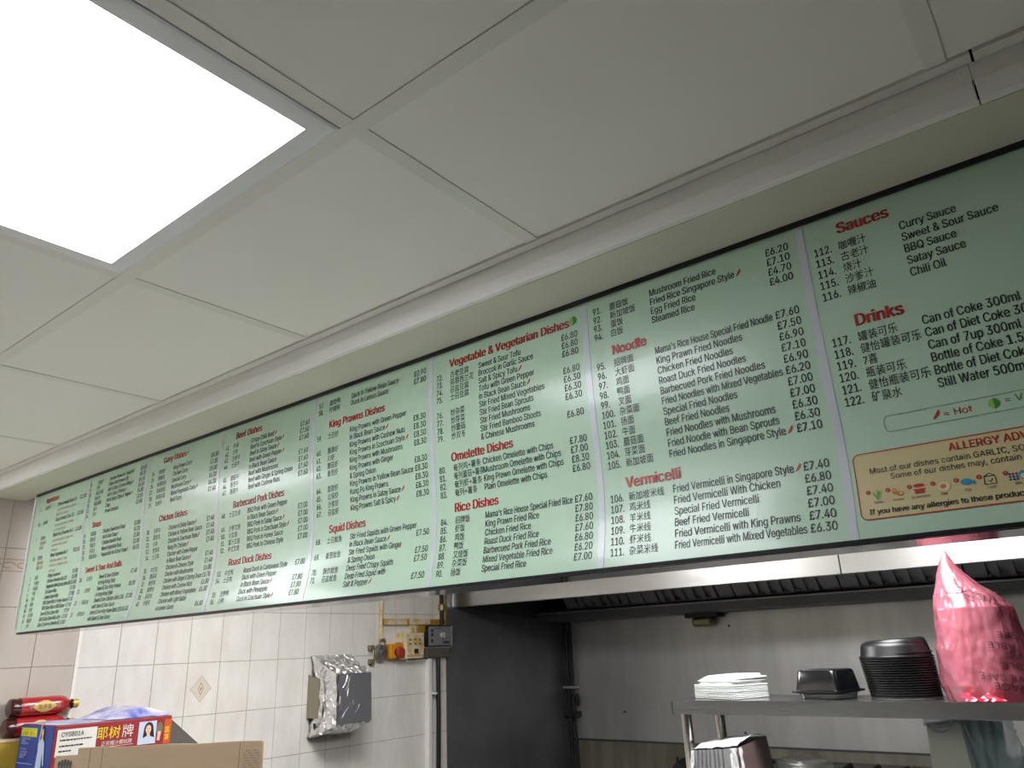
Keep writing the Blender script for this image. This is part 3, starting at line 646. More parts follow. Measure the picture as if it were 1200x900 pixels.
MB().lathe([(.0, .014), (.012, .015), (.010, .03), (0, .034)], (XL, 2.75, .006), 'x', 16).build('core', 'pale_metal', t)
for yy, zz in ((2.712, .032), (2.795, .032), (2.716, -.032)):
    wbox(MB(), .03, yy - .012, yy + .012, zz - .014, zz + .01, .003).build('lug', 'khaki_metal', t)
MB().tube([(XL + .02, 2.758 + .018 * math.cos(a), .058 + .013 * math.sin(a)) for a in [PI * k / 8 for k in range(-1, 10)]], .005, 8).build('clip', 'khaki_metal', t)
t = thing('emergency_stop', 'orange emergency stop box with a red push button', 'switch', (XL, 2.88, .005))
wbox(MB(), .045, 2.832, 2.93, -.028, .046, .006).build('housing', 'orange_pl', t)
wbox(MB(), .03, 2.82, 2.833, -.02, .03, .003).build('gland', 'galv', t)
MB().lathe([(.018, .045), (.018, .058), (.016, .058)], (XL, 2.835, .004), 'x', 20).build('collar', 'galv', t)
MB().lathe([(.014, .058), (.026, .064), (.028, .074), (.022, .083), (0, .086)], (XL, 2.835, .004), 'x', 24).build('button', 'red_pl', t, smooth=True)
t = thing('junction_box', 'small stained junction box tucked behind the cream control box', 'box', (XL, 2.93, .07))
wbox(MB(), .04, 2.905, 2.94, .05, .098, .004).build('body', 'trunk_cream', t)
t = thing('control_box', 'cream control box with a small dark switch and printed marks', 'control box', (XL, 3.01, .035))
wbox(MB(), .06, 2.942, 3.078, -.03, .098, .004).build('body', 'paint_cream', t)
MB().box(XL + .060, XL + .062, 2.8920, 3.0096, -.022, .09, .0008).build('face_plate', 'trunk_cream', t)
MB().box(XL + .062, XL + .074, 2.9410, 2.9626, -.004, .018, .002).build('switch', 'galv', t)
MB().box(XL + .062, XL + .0628, 2.9165, 2.9851, -.017, -.011).build('yellow_strip', 'orange_pl', t)
mk = MB()
for y, z in ((2.9135, .062), (2.9488, .064), (2.9851, .062), (2.9135, .042), (2.9488, .042), (2.9851, .042)): mk.box(XL + .062, XL + .0628, y - .007, y + .007, z - .0035, z + .0035)
mk.build('printed_mark', 'violet_mark', t)
for y, z in ((2.8969, .084), (3.0037, .084), (2.8969, -.016), (3.0037, -.016)): MB().lathe([(.004, .062), (.003, .0634), (0, .0635)], (XL, y, z), 'x', 8).build('screw', 'galv', t)
t = thing('isolator', 'grey controller with a black surround and pale rotary knob beside the dark steel', 'switch', (XL, 3.2, .08))
IY0, IY1, IP = 3.103 * wk(.028), 3.298 * wk(.028), .028
MB().box(XL + .0003, XL + IP, IY0, IY1, .024, .136, .004).build('surround', 'black', t)
MB().box(XL + IP, XL + IP + .003, IY0 + .007, IY1 - .007, .031, .130, .001).build('face_plate', 'grey_metal', t)
MB().box(XL + IP - .004, XL + IP + .005, IY1 - .004, IY1 + .003, .022, .134, .001).build('edge_highlight', 'pale_metal', t)  # highlight along the controller's edges, put in as pale strips
MB().box(XL + IP - .004, XL + IP + .005, IY0, IY1, .020, .0245, .001).build('edge_highlight', 'pale_metal', t)
MB().lathe([(.017, .031), (.016, .045), (.0, .046)], (XL, IY0 + .115, .083), 'x', 20).build('knob', 'pale_metal', t)
MB().box(XL + .046, XL + .053, IY0 + .108, IY0 + .122, .070, .098, .002).build('knob_grip', 'pale_metal', t)
mk = MB()
for z in (.108, .086, .056): mk.box(XL + IP + .003, XL + IP + .0036, IY0 + .024, IY0 + .042, z - .008, z + .008)
mk.box(XL + IP + .003, XL + IP + .0036, IY0 + .05, IY0 + .105, .119, .123)
mk.box(XL + IP + .003, XL + IP + .0036, IY0 + .12, IY0 + .172, .040, .052); mk.build('printed_mark', 'violet_mark', t)
t = thing('switch_box', 'plain grey metal box under the controller', 'box', (XL, 3.185, -.008))
wbox(MB(), .035, 3.092, 3.28, -.032, .019, .003).build('body', 'grey_box', t)
MB().box(XL + .035, XL + .038, 3.065, 3.235, -.026, .012, .001).build('lid', 'grey_box', t)
t = thing('pipe_cover', 'white vertical pipe casing running down from the switches', 'trunking', (XL, 3.13, -.6))
wbox(MB(), .03, 3.112, 3.140, -1.3, -.034, .004).build('channel', 'white_pl', t)
wbox(MB(), .014, 2.955, 3.10, -.046, -.034, .003).build('ledge', 'white_pl', t)
t = thing('black_cable', 'thick black cable beside the white pipe casing', 'cable', (XL, 3.163, -.6))
MB().tube([(XL + .02, 3.163, -1.3), (XL + .018, 3.164, -.7), (XL + .024, 3.162, -.3), (XL + .02, 3.165, -.034)], .0115, 10).build('cable', 'galv', t)
wbox(MB(), .036, 3.148, 3.180, -.216, -.205, .002).build('clip', 'white_pl', t)
d = MB(); ring_diamond(d, 3.215, -.115, .008, .025, .004, XL + .0008); struct('stain_mark', d, 'decor_line', wl)

# foil covered dispenser on the tiled wall
M['foil'] = mat('crumpled_foil', (.90, .90, .91, 1), .30, 1, bump=.7, bscale=60)
M['foil_dark'] = mat('smooth_foil_grey', (.33, .33, .35, 1), .40, .75, bump=.10, bscale=14)
M['foil_bright'] = mat('bright_foil', (.9, .9, .9, 1), .2, 1)
M['khaki_panel'] = mat('dull_tan_panel', '#8d8672', .5)
t = thing('foil_covered_dispenser', 'wall dispenser wrapped in crumpled kitchen foil with a dark smooth front', 'dispenser', (XL, 2.43, -.17))
Y0, Y1 = 2.327, 2.527
secs = [(XL, .004), (-2.955, -.038), (-2.86, -.076), (-2.852, -.18), (-2.848, -.29), (-2.94, -.318), (XL, -.343)]
def crinkle(p, a, f=52, s=0):
    q = Vector(p) * f + Vector((s, s * 2, -s))
    return Vector(p) + Vector((abs(noise.noise(q)), -noise.noise(q + Vector((7, 1, 3))), noise.noise(q + Vector((1, 9, 5))))) * a
def along(path, t_):
    L = [math.dist(a, b) for a, b in zip(path, path[1:])]; T_ = sum(L) * t_
    for (a, b), l in zip(zip(path, path[1:]), L):
        if T_ <= l or (a, b) == (path[-2], path[-1]): return tuple(a[k] + (b[k] - a[k]) * min(1, T_ / l) for k in range(len(a)))
        T_ -= l
mb = MB()
def fw(u, v):
    x, z = along(secs, v); y = Y0 + (Y1 - Y0 + .04 * max(0, min(1, (-2.93 - x) / .1))) * u
    k = 0 if v < .01 or v > .99 else 1
    onfront = x > -2.875 and -.285 < z < -.085
    return crinkle((x, y, z), (.014 if not onfront else .002) * k)
mb.grid(fw, 26, 60)
N = 22
def fs(u, v):
    xz = along(secs, .02 + .96 * u)
    c = (-2.985, -.165)
    x, z = c[0] + (xz[0] - c[0]) * v, c[1] + (xz[1] - c[1]) * v
    q = crinkle((x, Y0 + .002, z), .012 if v < .97 else .004); return Vector((q.x, max(q.y, Y0 - .0045), q.z))
mb.grid(fs, 44, 12)
def fe(u, v):
    xz = along(secs, u); c = (-2.985, -.165)
    return (c[0] + (xz[0] - c[0]) * v, Y1, c[1] + (xz[1] - c[1]) * v)
mb.grid(fe, 20, 3)
mb.build('foil_wrap', 'foil', t)
def ff(u, v):
    y = Y0 + .006 + (Y1 - Y0 - .008) * u; z = -.284 + .205 * v
    return Vector((-2.846 + .006 * (-z - .08) / .2 + .003 * noise.noise(Vector((y * 12, z * 12, 3))), y, z))
fr = MB(); fr.grid(ff, 24, 24); fr.build('front_face', 'foil_dark', t, smooth=True)
rm = MB()
rp = [(-2.995, -.088), (-2.962, -.095), (-2.956, -.13), (-2.962, -.165), (-2.954, -.20), (-2.966, -.235), (-2.958, -.262), (-3.0, -.266)]
rm.grid(lambda u, v: crinkle((along(rp, v)[0] + .026 * (u - .25), Y0 - .0075 + .008 * abs(u - .35), along(rp, v)[1]), .004, 90), 6, 40)
rm.build('foil_edge', 'foil', t)
rg = MB()
for pts in ([(.25, .97), (.22, .85), (.12, .72), (.2, .66), (.28, .78), (.33, .95), (.55, .99)], [(.3, .9), (.28, .7), (.25, .55)], [(.5, .5), (.42, .44), (.44, .36)], [(.3, .32), (.2, .22), (.12, .12)], [(.05, .55), (.03, .4), (.06, .28)], [(.5, .18), (.58, .26), (.62, .36)]):
    rg.tube([ff(u, v) + Vector((.0005, 0, 0)) for u, v in pts], .0022, 5)
rg.build('foil_crease', 'foil_bright', t)
MB().prism([(XL + .004, -.078), (-2.966, -.098), (-2.962, -.18), (-2.968, -.262), (XL + .004, -.262)], 'y', Y0 - .0075, Y0 - .0050).build('side_face', 'khaki_panel', t)
MB().prism([(-2.995, -.283), (-2.982, -.283), (-2.980, -.297), (-2.986, -.312), (-2.994, -.300)], 'y', Y0 - .0075, Y0 - .0052).build('tear', 'galv', t)

# ================================================================== STEEL PASS SHELF
M['tubesteel'] = mat('polished_tube', (.72, .71, .69, 1), .18, 1)
rack = thing('steel_overshelf', 'two tier stainless shelf stand on tube legs in front of the cooking bay', 'shelf', (.1, 2.09, -H))
SX0, SX1, SY0, SY1, SZ = -1.03, 1.4, 1.979, 2.2, -.1485
def shelf(z, nm):
    mb = MB(); mb.box(SX0, SX1, SY0, SY1, z - .003, z)
    mb.box(SX0, SX1, SY0, SY0 + .002, z - .034, z - .003); mb.box(SX0, SX1, SY1 - .002, SY1, z - .034, z - .003)
    mb.box(SX0, SX0 + .002, SY0, SY1, z - .034, z - .003)
    mb.build(nm, 'steel', rack)
shelf(SZ, 'shelf_top'); shelf(-.480, 'shelf_middle')
for x in (-1.003, .2, 1.35):
    for y in (2.006, 2.172):
        MB().tube([(x + (.02 if y > 2.1 else 0), y, -.749), (x + (.02 if y > 2.1 else 0), y, SZ - .0035)], .0142, 16).build('leg', 'tubesteel', rack, smooth=True)
MB().box(SX0 - .3, XR - .01, 1.75, 2.5, -.79, -.75, .004).build('worktop', 'steel', rack)
MB().box(SX0 - .28, XR - .03, 1.8, 2.45, -H, -.791, .004).build('cabinet_base', 'steel_back', rack)

def rrect(a, b, r, z, n=5):
    P = []
    for cx, cy, a0 in ((a - r, b - r, 0), (-a + r, b - r, PI / 2), (-a + r, -b + r, PI), (a - r, -b + r, 1.5 * PI)):
        for q in range(n + 1):
            t_ = a0 + q * PI / 2 / n; P.append((cx + r * math.cos(t_), cy + r * math.sin(t_), z))
    return P
def loft(mb, rings, cap0=True, cap1=True):
    R_ = [[mb.bm.verts.new(p) for p in r] for r in rings]; n = len(R_[0])
    for a, b in zip(R_, R_[1:]):
        for k in range(n): mb._face([a[k], a[(k + 1) % n], b[(k + 1) % n], b[k]])
    if cap0: mb._face(R_[0][::-1])
    if cap1: mb._face(R_[-1])
    return mb
M['lid_white'] = mat('translucent_white_lid', '#e6e9e9', .25)
M['black_pl'] = mat('glossy_black_plastic', '#0b0c0f', .16, spec=.6)
M['bowl_black'] = mat('satin_black_plastic', '#08090b', .40)
M['clear_pl'] = mat('clear_plastic', '#dfe3e2', .1, trans=.85)
def lid_mesh(a, b):
    return loft(MB(), [rrect(a, b, .018, 0), rrect(a + .002, b + .002, .019, .0015), rrect(a + .002, b + .002, .019, .0034), rrect(a - .004, b - .004, .016, .0040),
                       rrect(a - .010, b - .010, .014, .0044), rrect(a - .012, b - .012, .013, .0100), rrect(a - .017, b - .017, .012, .0112)])
ROTL = math.radians(-21.5)
lid0 = lid_mesh(.074, .070).build('container_lid', 'lid_white', None, origin=(0, 0, 0))
setp(lid0, 'white plastic container lid in the low pile on the top steel shelf', 'lid', 'white lids piled on the top shelf')
def place(o, x, y, z, rz, rx=0, ry=0):
    o.location = (x, y, z + H); o.rotation_euler = (rx, ry, rz)
place(lid0, -.902, 2.085, SZ + .0003, ROTL)
LAB1 = lid0['label']
for k in range(1, 8):
    o = lid0.copy(); COL.objects.link(o)
    place(o, -.902 + random.uniform(-.001, .001), 2.085 + random.uniform(-.001, .001), SZ + .0003 + .0044 * k, ROTL + random.uniform(-.012, .012))
o = lid0.copy(); COL.objects.link(o); place(o, -.898, 2.087, SZ + .0425, ROTL + .03, math.radians(0)); o['label'] = 'white lid lying shifted, next to the top of the low lid pile'
o.scale = (.93, .93, 1)
o = lid0.copy(); COL.objects.link(o); place(o, -.893, 2.088, SZ + .0475, ROTL - .02, math.radians(1.2), math.radians(-1.0)); o['label'] = 'topmost white lid of the low pile on the top steel shelf'
o.scale = (.9, .9, 1)
for k in range(40):
    o = lid0.copy(); COL.objects.link(o); o['group'] = 'white lids in the tall pile on the lower shelf'
    o['label'] = 'white lid in the tall pile beside the film wrapped foil trays'
    place(o, -.735 + random.uniform(-.001, .001), 2.095 + random.uniform(-.001, .001), -.4797 + .0046 * k, math.radians(-40) + random.uniform(-.015, .015)); o.scale = (.72, .72, 1.02)

# black tray turned over on a clear tray
t = thing('clear_tray', 'shallow clear plastic tray under the upturned black tray', 'tray', (-.645, 2.085, SZ), rotz=0)
c = Matrix.Translation((-.645, 2.085, SZ)) @ Matrix.Rotation(math.radians(-12.4), 4, 'Z')
def tf(r): return [tuple(c @ Vector(p)) for p in r]
loft(MB(), [tf(rrect(.052, .048, .014, .0004)), tf(rrect(.055, .052, .014, .012)), tf(rrect(.060, .057, .016, .0135)), tf(rrect(.060, .057, .016, .0148)), tf(rrect(.052, .049, .013, .0145)), tf(rrect(.050, .046, .012, .002))]).build('tray', 'clear_pl', t)
t = thing('black_tray', 'glossy black plastic tray turned upside down on a clear tray', 'tray', (-.645, 2.085, SZ + .015))
loft(MB(), [tf(rrect(.058, .060, .016, .0152)), tf(rrect(.067, .068, .020, .0153)), tf(rrect(.069, .070, .020, .0165)), tf(rrect(.068, .069, .020, .0200)), tf(rrect(.061, .062, .016, .0206)), tf(rrect(.0585, .0595, .014, .0215)), tf(rrect(.0515, .0525, .013, .0635)), tf(rrect(.0485, .0495, .011, .0672)), tf(rrect(.043, .044, .008, .0682))]).build('tray', 'black_pl', t, smooth=True)

# stack of round black bowls, upside down
t = MB().lathe([(0, 0), (.074, 0), (.0775, .001), (.0775, .004), (.070, .0046), (0, .0046)], (0, 0, 0), 'z', 40).build('container_lid', 'clear_pl', None, origin=(0, 0, 0))
setp(t, 'clear round lid at the base of the black bowl stack', 'lid'); place(t, -.468, 2.092, SZ + .0003, 0)
bp = [(.0805, 0), (.083, .0004), (.083, .0034), (.0795, .0042), (.0785, .006), (.0755, .026), (.0715, .0335), (.066, .036), (0, .036)]
bowl0 = MB().lathe(bp, (0, 0, 0), 'z', 44).build('bowl', 'bowl_black', None, origin=(0, 0, 0), smooth=True)
setp(bowl0, 'round black plastic bowl in the upturned stack beside the pink bag', 'bowl', 'black bowls stacked upside down')
place(bowl0, -.468, 2.092, SZ + .005, 0)
for k in range(1, 17):
    o = bowl0.copy(); COL.objects.link(o); place(o, -.468 - .0004 * k, 2.092, SZ + .005 + .0054 * k, 0)
    o.scale = (.94 + .0038 * k,) * 2 + (1,)
bowl0.scale = (.94, .94, 1)
o = bowl0.copy(); COL.objects.link(o); place(o, -.470, 2.092, SZ + .0975, 0, 0, math.radians(-3.2)); o.scale = (.93, .93, 1.02)
o['label'] = 'topmost black bowl, tilted on the upturned bowl stack'

# ---- pink bag of containers
M['pink'] = mat('pink_bag_film', '#b96f80', .22, spec=.6, coat=.6, bump=.7, bscale=42, stretch=(1, 1, .5))
_nt = M['pink'].node_tree; _b = _nt.nodes['Principled BSDF']; _o = _nt.nodes['Material Output']
_tr = _nt.nodes.new('ShaderNodeBsdfTransparent'); _tr.inputs[0].default_value = lin('#e5a3ae'); _mx = _nt.nodes.new('ShaderNodeMixShader'); _mx.inputs[0].default_value = .5
_nt.links.new(_tr.outputs[0], _mx.inputs[1]); _nt.links.new(_b.outputs[0], _mx.inputs[2]); _nt.links.new(_mx.outputs[0], _o.inputs[0])
M['foam'] = mat('white_foam', '#ddd6d4', .5)
M['ink_bag'] = mat('bag_print', '#3a1a22', .5)
BX, BY = -.287, 2.085
SEC = [(-.1475, -.382, -.190), (-.12, -.385, -.189), (-.08, -.382, -.194), (-.04, -.379, -.198), (0, -.374, -.204), (.046, -.369, -.211), (.075, -.363, -.233), (.094, -.357, -.258), (.126, -.347, -.287), (.15, -.337, -.305), (.170, -.325, -.313), (.180, -.320, -.317)]
def bsec(z):
    for a, b in zip(SEC, SEC[1:]):
        if z <= b[0]:
            t_ = (z - a[0]) / (b[0] - a[0]); t_ = max(0, min(1, t_))
            return a[1] + (b[1] - a[1]) * t_, a[2] + (b[2] - a[2]) * t_
    return SEC[-1][1:]
def bagp(u, z, e=0):
    l, r = bsec(z); cx, rx = (l + r) / 2, (r - l) / 2
    ry = min(.098, rx * 1.02) if z < .08 else rx * .75
    a = 2 * PI * u; ca, sa = math.cos(a), math.sin(a)
    sq = (abs(ca) ** 3 + abs(sa) ** 3) ** (-1 / 3) * .35 + .65
    fold = 1 + .030 * math.sin(a * 7 + z * 18) * max(0, .6 - abs(z + .02) * 1.2) + .05 * noise.noise(Vector((ca * 2.2, sa * 2.2, z * 16)))
    fold += .022 * noise.noise(Vector((ca * 7, sa * 7, z * 34))) + .012 * noise.noise(Vector((ca * 15 + 4, sa * 15, z * 60)))
    low = max(0, min(1, (z + .1475) / .03)); fold *= (.95 + .05 * low)
    return Vector((cx + (rx * fold + e) * ca * sq, BY - .005 + (ry * fold + e) * sa * sq, z))
t = thing('pink_bag', 'translucent pink plastic bag of containers with upside-down printing, beside the black bowls', 'bag', (BX, BY, -.148))
mb = MB(); g = mb.grid(lambda u, v: bagp(u, -.1475 + .3275 * v), 144, 120, closed=True); mb._face(g[0]); mb._face(g[-1])
film = mb.build('film', 'pink', t, smooth=True)
mb = MB(); mb.grid(lambda u, v: Vector((-.33 + .075 * u + .006 * math.sin(v * 9), 1.9795 + .012 * v + .006 * noise.noise(Vector((u * 9, v * 6, 1))), -.146 + .02 * v * (1 + .5 * math.sin(u * 11)))), 24, 6)
M['pinkred'] = mat('gathered_pink_film', '#e2334f', .2, coat=.4)
mb.build('gathered_film', 'pinkred', t, smooth=True)
ink = MB()
def bagtxt(a, b): 
    # a runs along the front of the bag from its left edge, b is height
    l, r = bsec(b); cx, rx = (l + r) / 2, max(.01, (r - l) / 2)
    f = max(-.97, min(.97, (a - cx) / rx)); u = (2 * PI - math.acos(f)) / (2 * PI)
    p = bagp(u, b, .0012)
    q = math.acos(max(-.97, min(.97, f / max(.2, ((p.x - cx) / rx) / (f if abs(f) > .05 else 1)) if abs(f) > .05 else f)))
    return bagp((2 * PI - q) / (2 * PI), b, .0012)
for s, xe, z, sz in (('CONTAINS INSIDE', -.302, .078, .026), ('BPA FREE', -.242, -.022, .025), ('RECYCLABLE', -.262, -.042, .025), ('PFC', -.232, -.064, .025), ('REUSABLE', -.245, -.085, .025), ('MICROWAVE SAFE', -.290, -.103, .025), ('STORAGE', -.266, -.124, .027)):
    vs, fs_, a0, a1 = glyphs(s)
    wd = (a1 - a0) * sz * .9 * (1.256 if s.isascii() else 1)
    # upside down: the end of the word lies at xe, the start towards the far side; only the part on the bag's front is printed
    bv = [];
    for v_ in vs:
        x = xe + (a1 - v_[0]) * sz * .9 * 1.256; z_ = z - v_[1] * sz * 1.0 + .0 + .016 - (.45 if s[0] == 'C' else .15) * (x - xe)
        bv.append((x, z_))
    for p_ in fs_:
        P_ = [bv[i] for i in p_]
        l_, r_ = bsec(min(q[1] for q in P_)); hi_ = bsec(max(q[1] for q in P_))
        if max(q[0] for q in P_) > (hi_[0] + hi_[1]) / 2 + .45 * (hi_[1] - hi_[0]): continue
        if max(q[0] for q in P_) < -.192 and min(q[1] for q in P_) > -.142: ink._face([ink.bm.verts.new(bagtxt(*q)) for q in P_])
ink.build('bag_lettering', 'ink_bag', t)
t = MB().lathe([(0, 0), (.066, 0), (.068, .01), (.068, .175), (.0695, .183), (.0695, .204), (.066, .208), (0, .208)], (0, 0, 0), 'z', 36).build('tub', 'foam', None, origin=(0, 0, 0))
setp(t, 'pale round tub showing through the pink bag', 'tub'); place(t, -.2915, 2.082, -.1472, 0); t.scale = (1, 1, .98)

# ---- film wrapped foil trays on the lower shelf
M['tray_foil'] = mat('foil_tray_side', (.50, .52, .56, 1), .3, .9, bump=.05, bscale=40)
M['tray_end'] = mat('brown_card_end', '#6d5a58', .35, coat=.4)
M['film'] = mat('cling_film', '#f2f4f6', .12, spec=.7, bump=.5, bscale=28, alpha=.72)
t = thing('foil_tray_pack', 'stack of ribbed foil trays wrapped in clear film under the steel shelf', 'pack', (-.87, 2.02, -.479))
A_, B_, C_ = Vector((-.957, 1.925, -.262)), Vector((-.822, 1.892, -.247)), Vector((-.822, 2.085, -.240))
D_ = A_ + C_ - B_; cen = (A_ + B_ + C_ + D_) / 4
def dn(p): 
    q = cen + (p - cen) * 1.30; return Vector((q.x, q.y, -.479))
def bil(P, Q, a, b): 
    """point on the side face PQ, a along, b downwards"""
    top = P.lerp(Q, a); bot = dn(P).lerp(dn(Q), a); return top.lerp(bot, b)
mb = MB()
nrm = (B_ - A_).cross(Vector((0, 0, 1))).normalized()
def ribf(u, v):
    rib = .0035 * (1 if (math.sin(u * 2 * PI * 11) > 0 and .12 < u < .72) else 0)
    return bil(A_, B_, u, v) + nrm * rib
mb.grid(ribf, 132, 6)
mb.grid(lambda u, v: bil(C_, D_, u, v), 4, 4); mb.grid(lambda u, v: bil(D_, A_, u, v), 4, 4)
mb.poly([dn(A_), dn(B_), dn(C_), dn(D_)]); mb.build('tray_stack', 'tray_foil', t)
mb = MB(); mb.grid(lambda u, v: bil(B_, C_, u, v), 8, 8); mb.build('end_face', 'tray_end', t)
mb = MB()
mb.grid(lambda u, v: A_.lerp(B_, u).lerp(D_.lerp(C_, u), v) + Vector((0, 0, .004 + .010 * math.sin(PI * v) * (.4 + u * .6) + .004 * noise.noise(Vector((u * 6, v * 5, 2))))), 24, 24)
for P, Q, a0, a1 in ((A_, B_, .86, 1.0), (A_, B_, 0, .07), (B_, C_, 0, .09)):
    nn = (Q - P).cross(Vector((0, 0, 1))).normalized()
    mb.grid(lambda u, v: bil(P, Q, a0 + (a1 - a0) * u, v) + nn * (.004 + .004 * noise.noise(Vector((u * 5, v * 14, a0 * 7)))), 8, 24)
mb.build('film', 'film', t)

# ---- bluish bag and pale tubs hanging below the shelf edge
M['pale_green'] = mat('pale_clear_tubs', '#c6ccc4', .3)
M['bluefilm'] = mat('blue_tinted_film', '#93b4c4', .2, spec=.6, bump=.5, bscale=26, alpha=.5)
t = thing('tub_pack', 'pale plastic tubs half covered by a blue tinted bag under the steel shelf', 'pack', (-.36, 2.1, -.479))
loft(MB(), [[(x + .005 * 0, y, -.4785) for x, y in ((-.452, 2.075), (-.365, 2.075), (-.31, 2.14), (-.41, 2.19))], [(x, y, -.200) for x, y in ((-.434, 2.075), (-.350, 2.075), (-.29, 2.14), (-.39, 2.19))]]).build('tub_stack', 'pale_green', t)
mb = MB()
def bfilm(u, v):
    # drapes over the top and hangs down the side that faces away from the bowls
    x = -.436 + .175 * u; top = -.187 - .006 * u
    hang = (.016 + .014 * math.sin(u * 9)) if u < .45 else (.03 + .30 * (u - .45) / .1 if u < .55 else .285 - .22 * max(0, (u - .82) / .18))
    z = top - min(hang, .288) * v
    y = 2.066 - .010 * v + .010 * noise.noise(Vector((u * 12, v * 5, 4)))
    return Vector((x + .006 * noise.noise(Vector((u * 8, v * 9, 8))) + .012 * v * (u > .8), y, max(z, -.478)))
mb.grid(bfilm, 60, 30)
mb.grid(lambda u, v: Vector((-.436 + .175 * u, 2.066 + .12 * v, -.187 - .006 * u - .004 * noise.noise(Vector((u * 9, v * 6, 1))))), 24, 10)
mb.build('film', 'bluefilm', t, smooth=True)
t = thing('white_tub', 'white tub edge low beside the blue tinted bag', 'tub', (-.2, 2.14, -.479))
loft(MB(), [[(-.2 + p[0], 2.14 + p[1], p[2]) for p in rrect(.066, .045, .015, -.4785)], [(-.2 + p[0], 2.14 + p[1], p[2]) for p in rrect(.075, .052, .018, -.294)], [(-.2 + p[0], 2.14 + p[1], p[2]) for p in rrect(.079, .056, .018, -.293)], [(-.2 + p[0], 2.14 + p[1], p[2]) for p in rrect(.079, .056, .018, -.287)]]).build('body', 'lid_white', t)

# ================================================================== COUNTER WITH BOXES BY THE LEFT WALL
M['card'] = mat('brown_cardboard', '#ac967c', .75, var=.10, vscale=4, stretch=(1, 1, 6))
M['card_edge'] = mat('cardboard_edge', '#c4ad8e', .8)
M['counter'] = mat('counter_top', '#8c8275', .4)
t = thing('pass_counter', 'counter along the tiled wall carrying the cartons, below the view', 'counter', (-2.5, 1.3, -H))
MB().box(XL + .004, -1.85, .92, 1.95, -.54, -.50, .004).build('worktop', 'counter', t)
MB().box(XL + .03, -1.9, .97, 1.9, -H, -.541, .004).build('base', 'wall_plain', t)
t = thing('bounce_counter', 'white counter added out of view below the menu board to bounce light upwards', 'counter', (-1.4, .6, -H))  # added out of view; its white top bounces light onto the ceiling
MB().box(-2.75, -.75, .22, .90, -.60, -.56, .006).build('worktop', 'white_pl', t)
MB().box(-2.70, -.79, .30, .88, -H, -.601, .004).build('base', 'wall_plain', t)
M['yellow'] = mat('yellow_card', '#b99a2e', .6, var=.1, vscale=5)
t = thing('yellow_box', 'yellow cardboard box under the red bottles', 'box', (-3.01, 1.2, -.499))
MB().box(XL + .004, -2.973, 1.045, 1.40, -.4985, -.226, .002).build('body', 'yellow', t)
MB().box(XL + .003, -2.972, 1.044, 1.402, -.2255, -.2165, .001).build('lid', 'card_edge', t)

# red tea bottles lying along the wall
M['bottle_red'] = mat('red_bottle_sleeve', '#9f2123', .25, coat=.3)
M['bottle_brown'] = mat('dark_tea_plastic', '#3a1512', .15, coat=.4)
M['gold'] = mat('gold_cap', '#c9a24a', .3, .4)
M['goldlabel'] = mat('gold_label', '#cfa95a', .4)
def bottle(x, y0, z, label):
    t = thing('drink_bottle', label, 'bottle', (x, y0 + .12, z - .0315), 'red bottles lying on the yellow box')
    MB().lathe([(0, .002), (.020, 0), (.028, .004), (.0300, .012), (.0285, .022), (.0302, .03), (.0302, .034)], (x, y0, z), 'y', 28).build('base', 'bottle_brown', t, smooth=True)
    MB().lathe([(.0304, .034), (.0308, .04), (.0308, .10), (.0300, .115), (.0308, .13), (.0306, .158), (.026, .178), (.019, .186)], (x, y0, z), 'y', 28).build('sleeve', 'bottle_red', t, smooth=True)
    MB().lathe([(.0185, .185), (.0145, .193), (.0135, .199), (.0165, .200), (.0165, .203), (.013, .204)], (x, y0, z), 'y', 20).build('neck', 'bottle_brown', t, smooth=True)
    MB().lathe([(.0145, .204), (.0148, .205), (.0148, .220), (.0135, .222), (0, .222)], (x, y0, z), 'y', 24).build('cap', 'gold', t)
    r = .0314
    def lab(a, b, e=0):  # a along the bottle, b round its side facing the room
        th = b / r; return (x + (r + e) * math.cos(th), y0 + a, z + (r + e) * math.sin(th))
    mb = MB()
    pts = [(.066, 0), (.073, .006), (.083, .013), (.098, .0195), (.113, .0195), (.127, .012), (.135, .006), (.143, 0), (.135, -.006), (.127, -.012), (.113, -.0195), (.098, -.0195), (.083, -.013), (.073, -.006)]
    n = len(pts)
    for k in range(n):
        a, b = pts[k], pts[(k + 1) % n]
        mb.poly([lab(*a), lab(*b), lab(b[0] * .5 + .0525, b[1] * .5), lab(a[0] * .5 + .0525, a[1] * .5)])
        mb.poly([lab(a[0] * .5 + .0525, a[1] * .5), lab(b[0] * .5 + .0525, b[1] * .5), lab(.105, 0)])
    L_ = mb.build('label', 'goldlabel', t)
    mb = MB(); write(mb, '加多宝', lambda a, b: lab(a, b, .0006), .0835, -.0065, .0145, .0165, bold=.05); mb.build('label_lettering', 'ink', L_)
    mb = MB()
    for a in (.062, .148):
        P_ = [(a + .006 * math.cos(2 * PI * k / 10), .0065 * math.sin(2 * PI * k / 10)) for k in range(10)]; mb.poly([lab(*p, -.0002) for p in P_])
    mb.build('label_seal', 'khaki_metal', L_)
bottle(-3.012, 1.078, -.1235, 'upper red drink bottle with a gold cap lying on another bottle')
bottle(-3.010, 1.072, -.1848, 'lower red drink bottle lying on the yellow box under its twin')

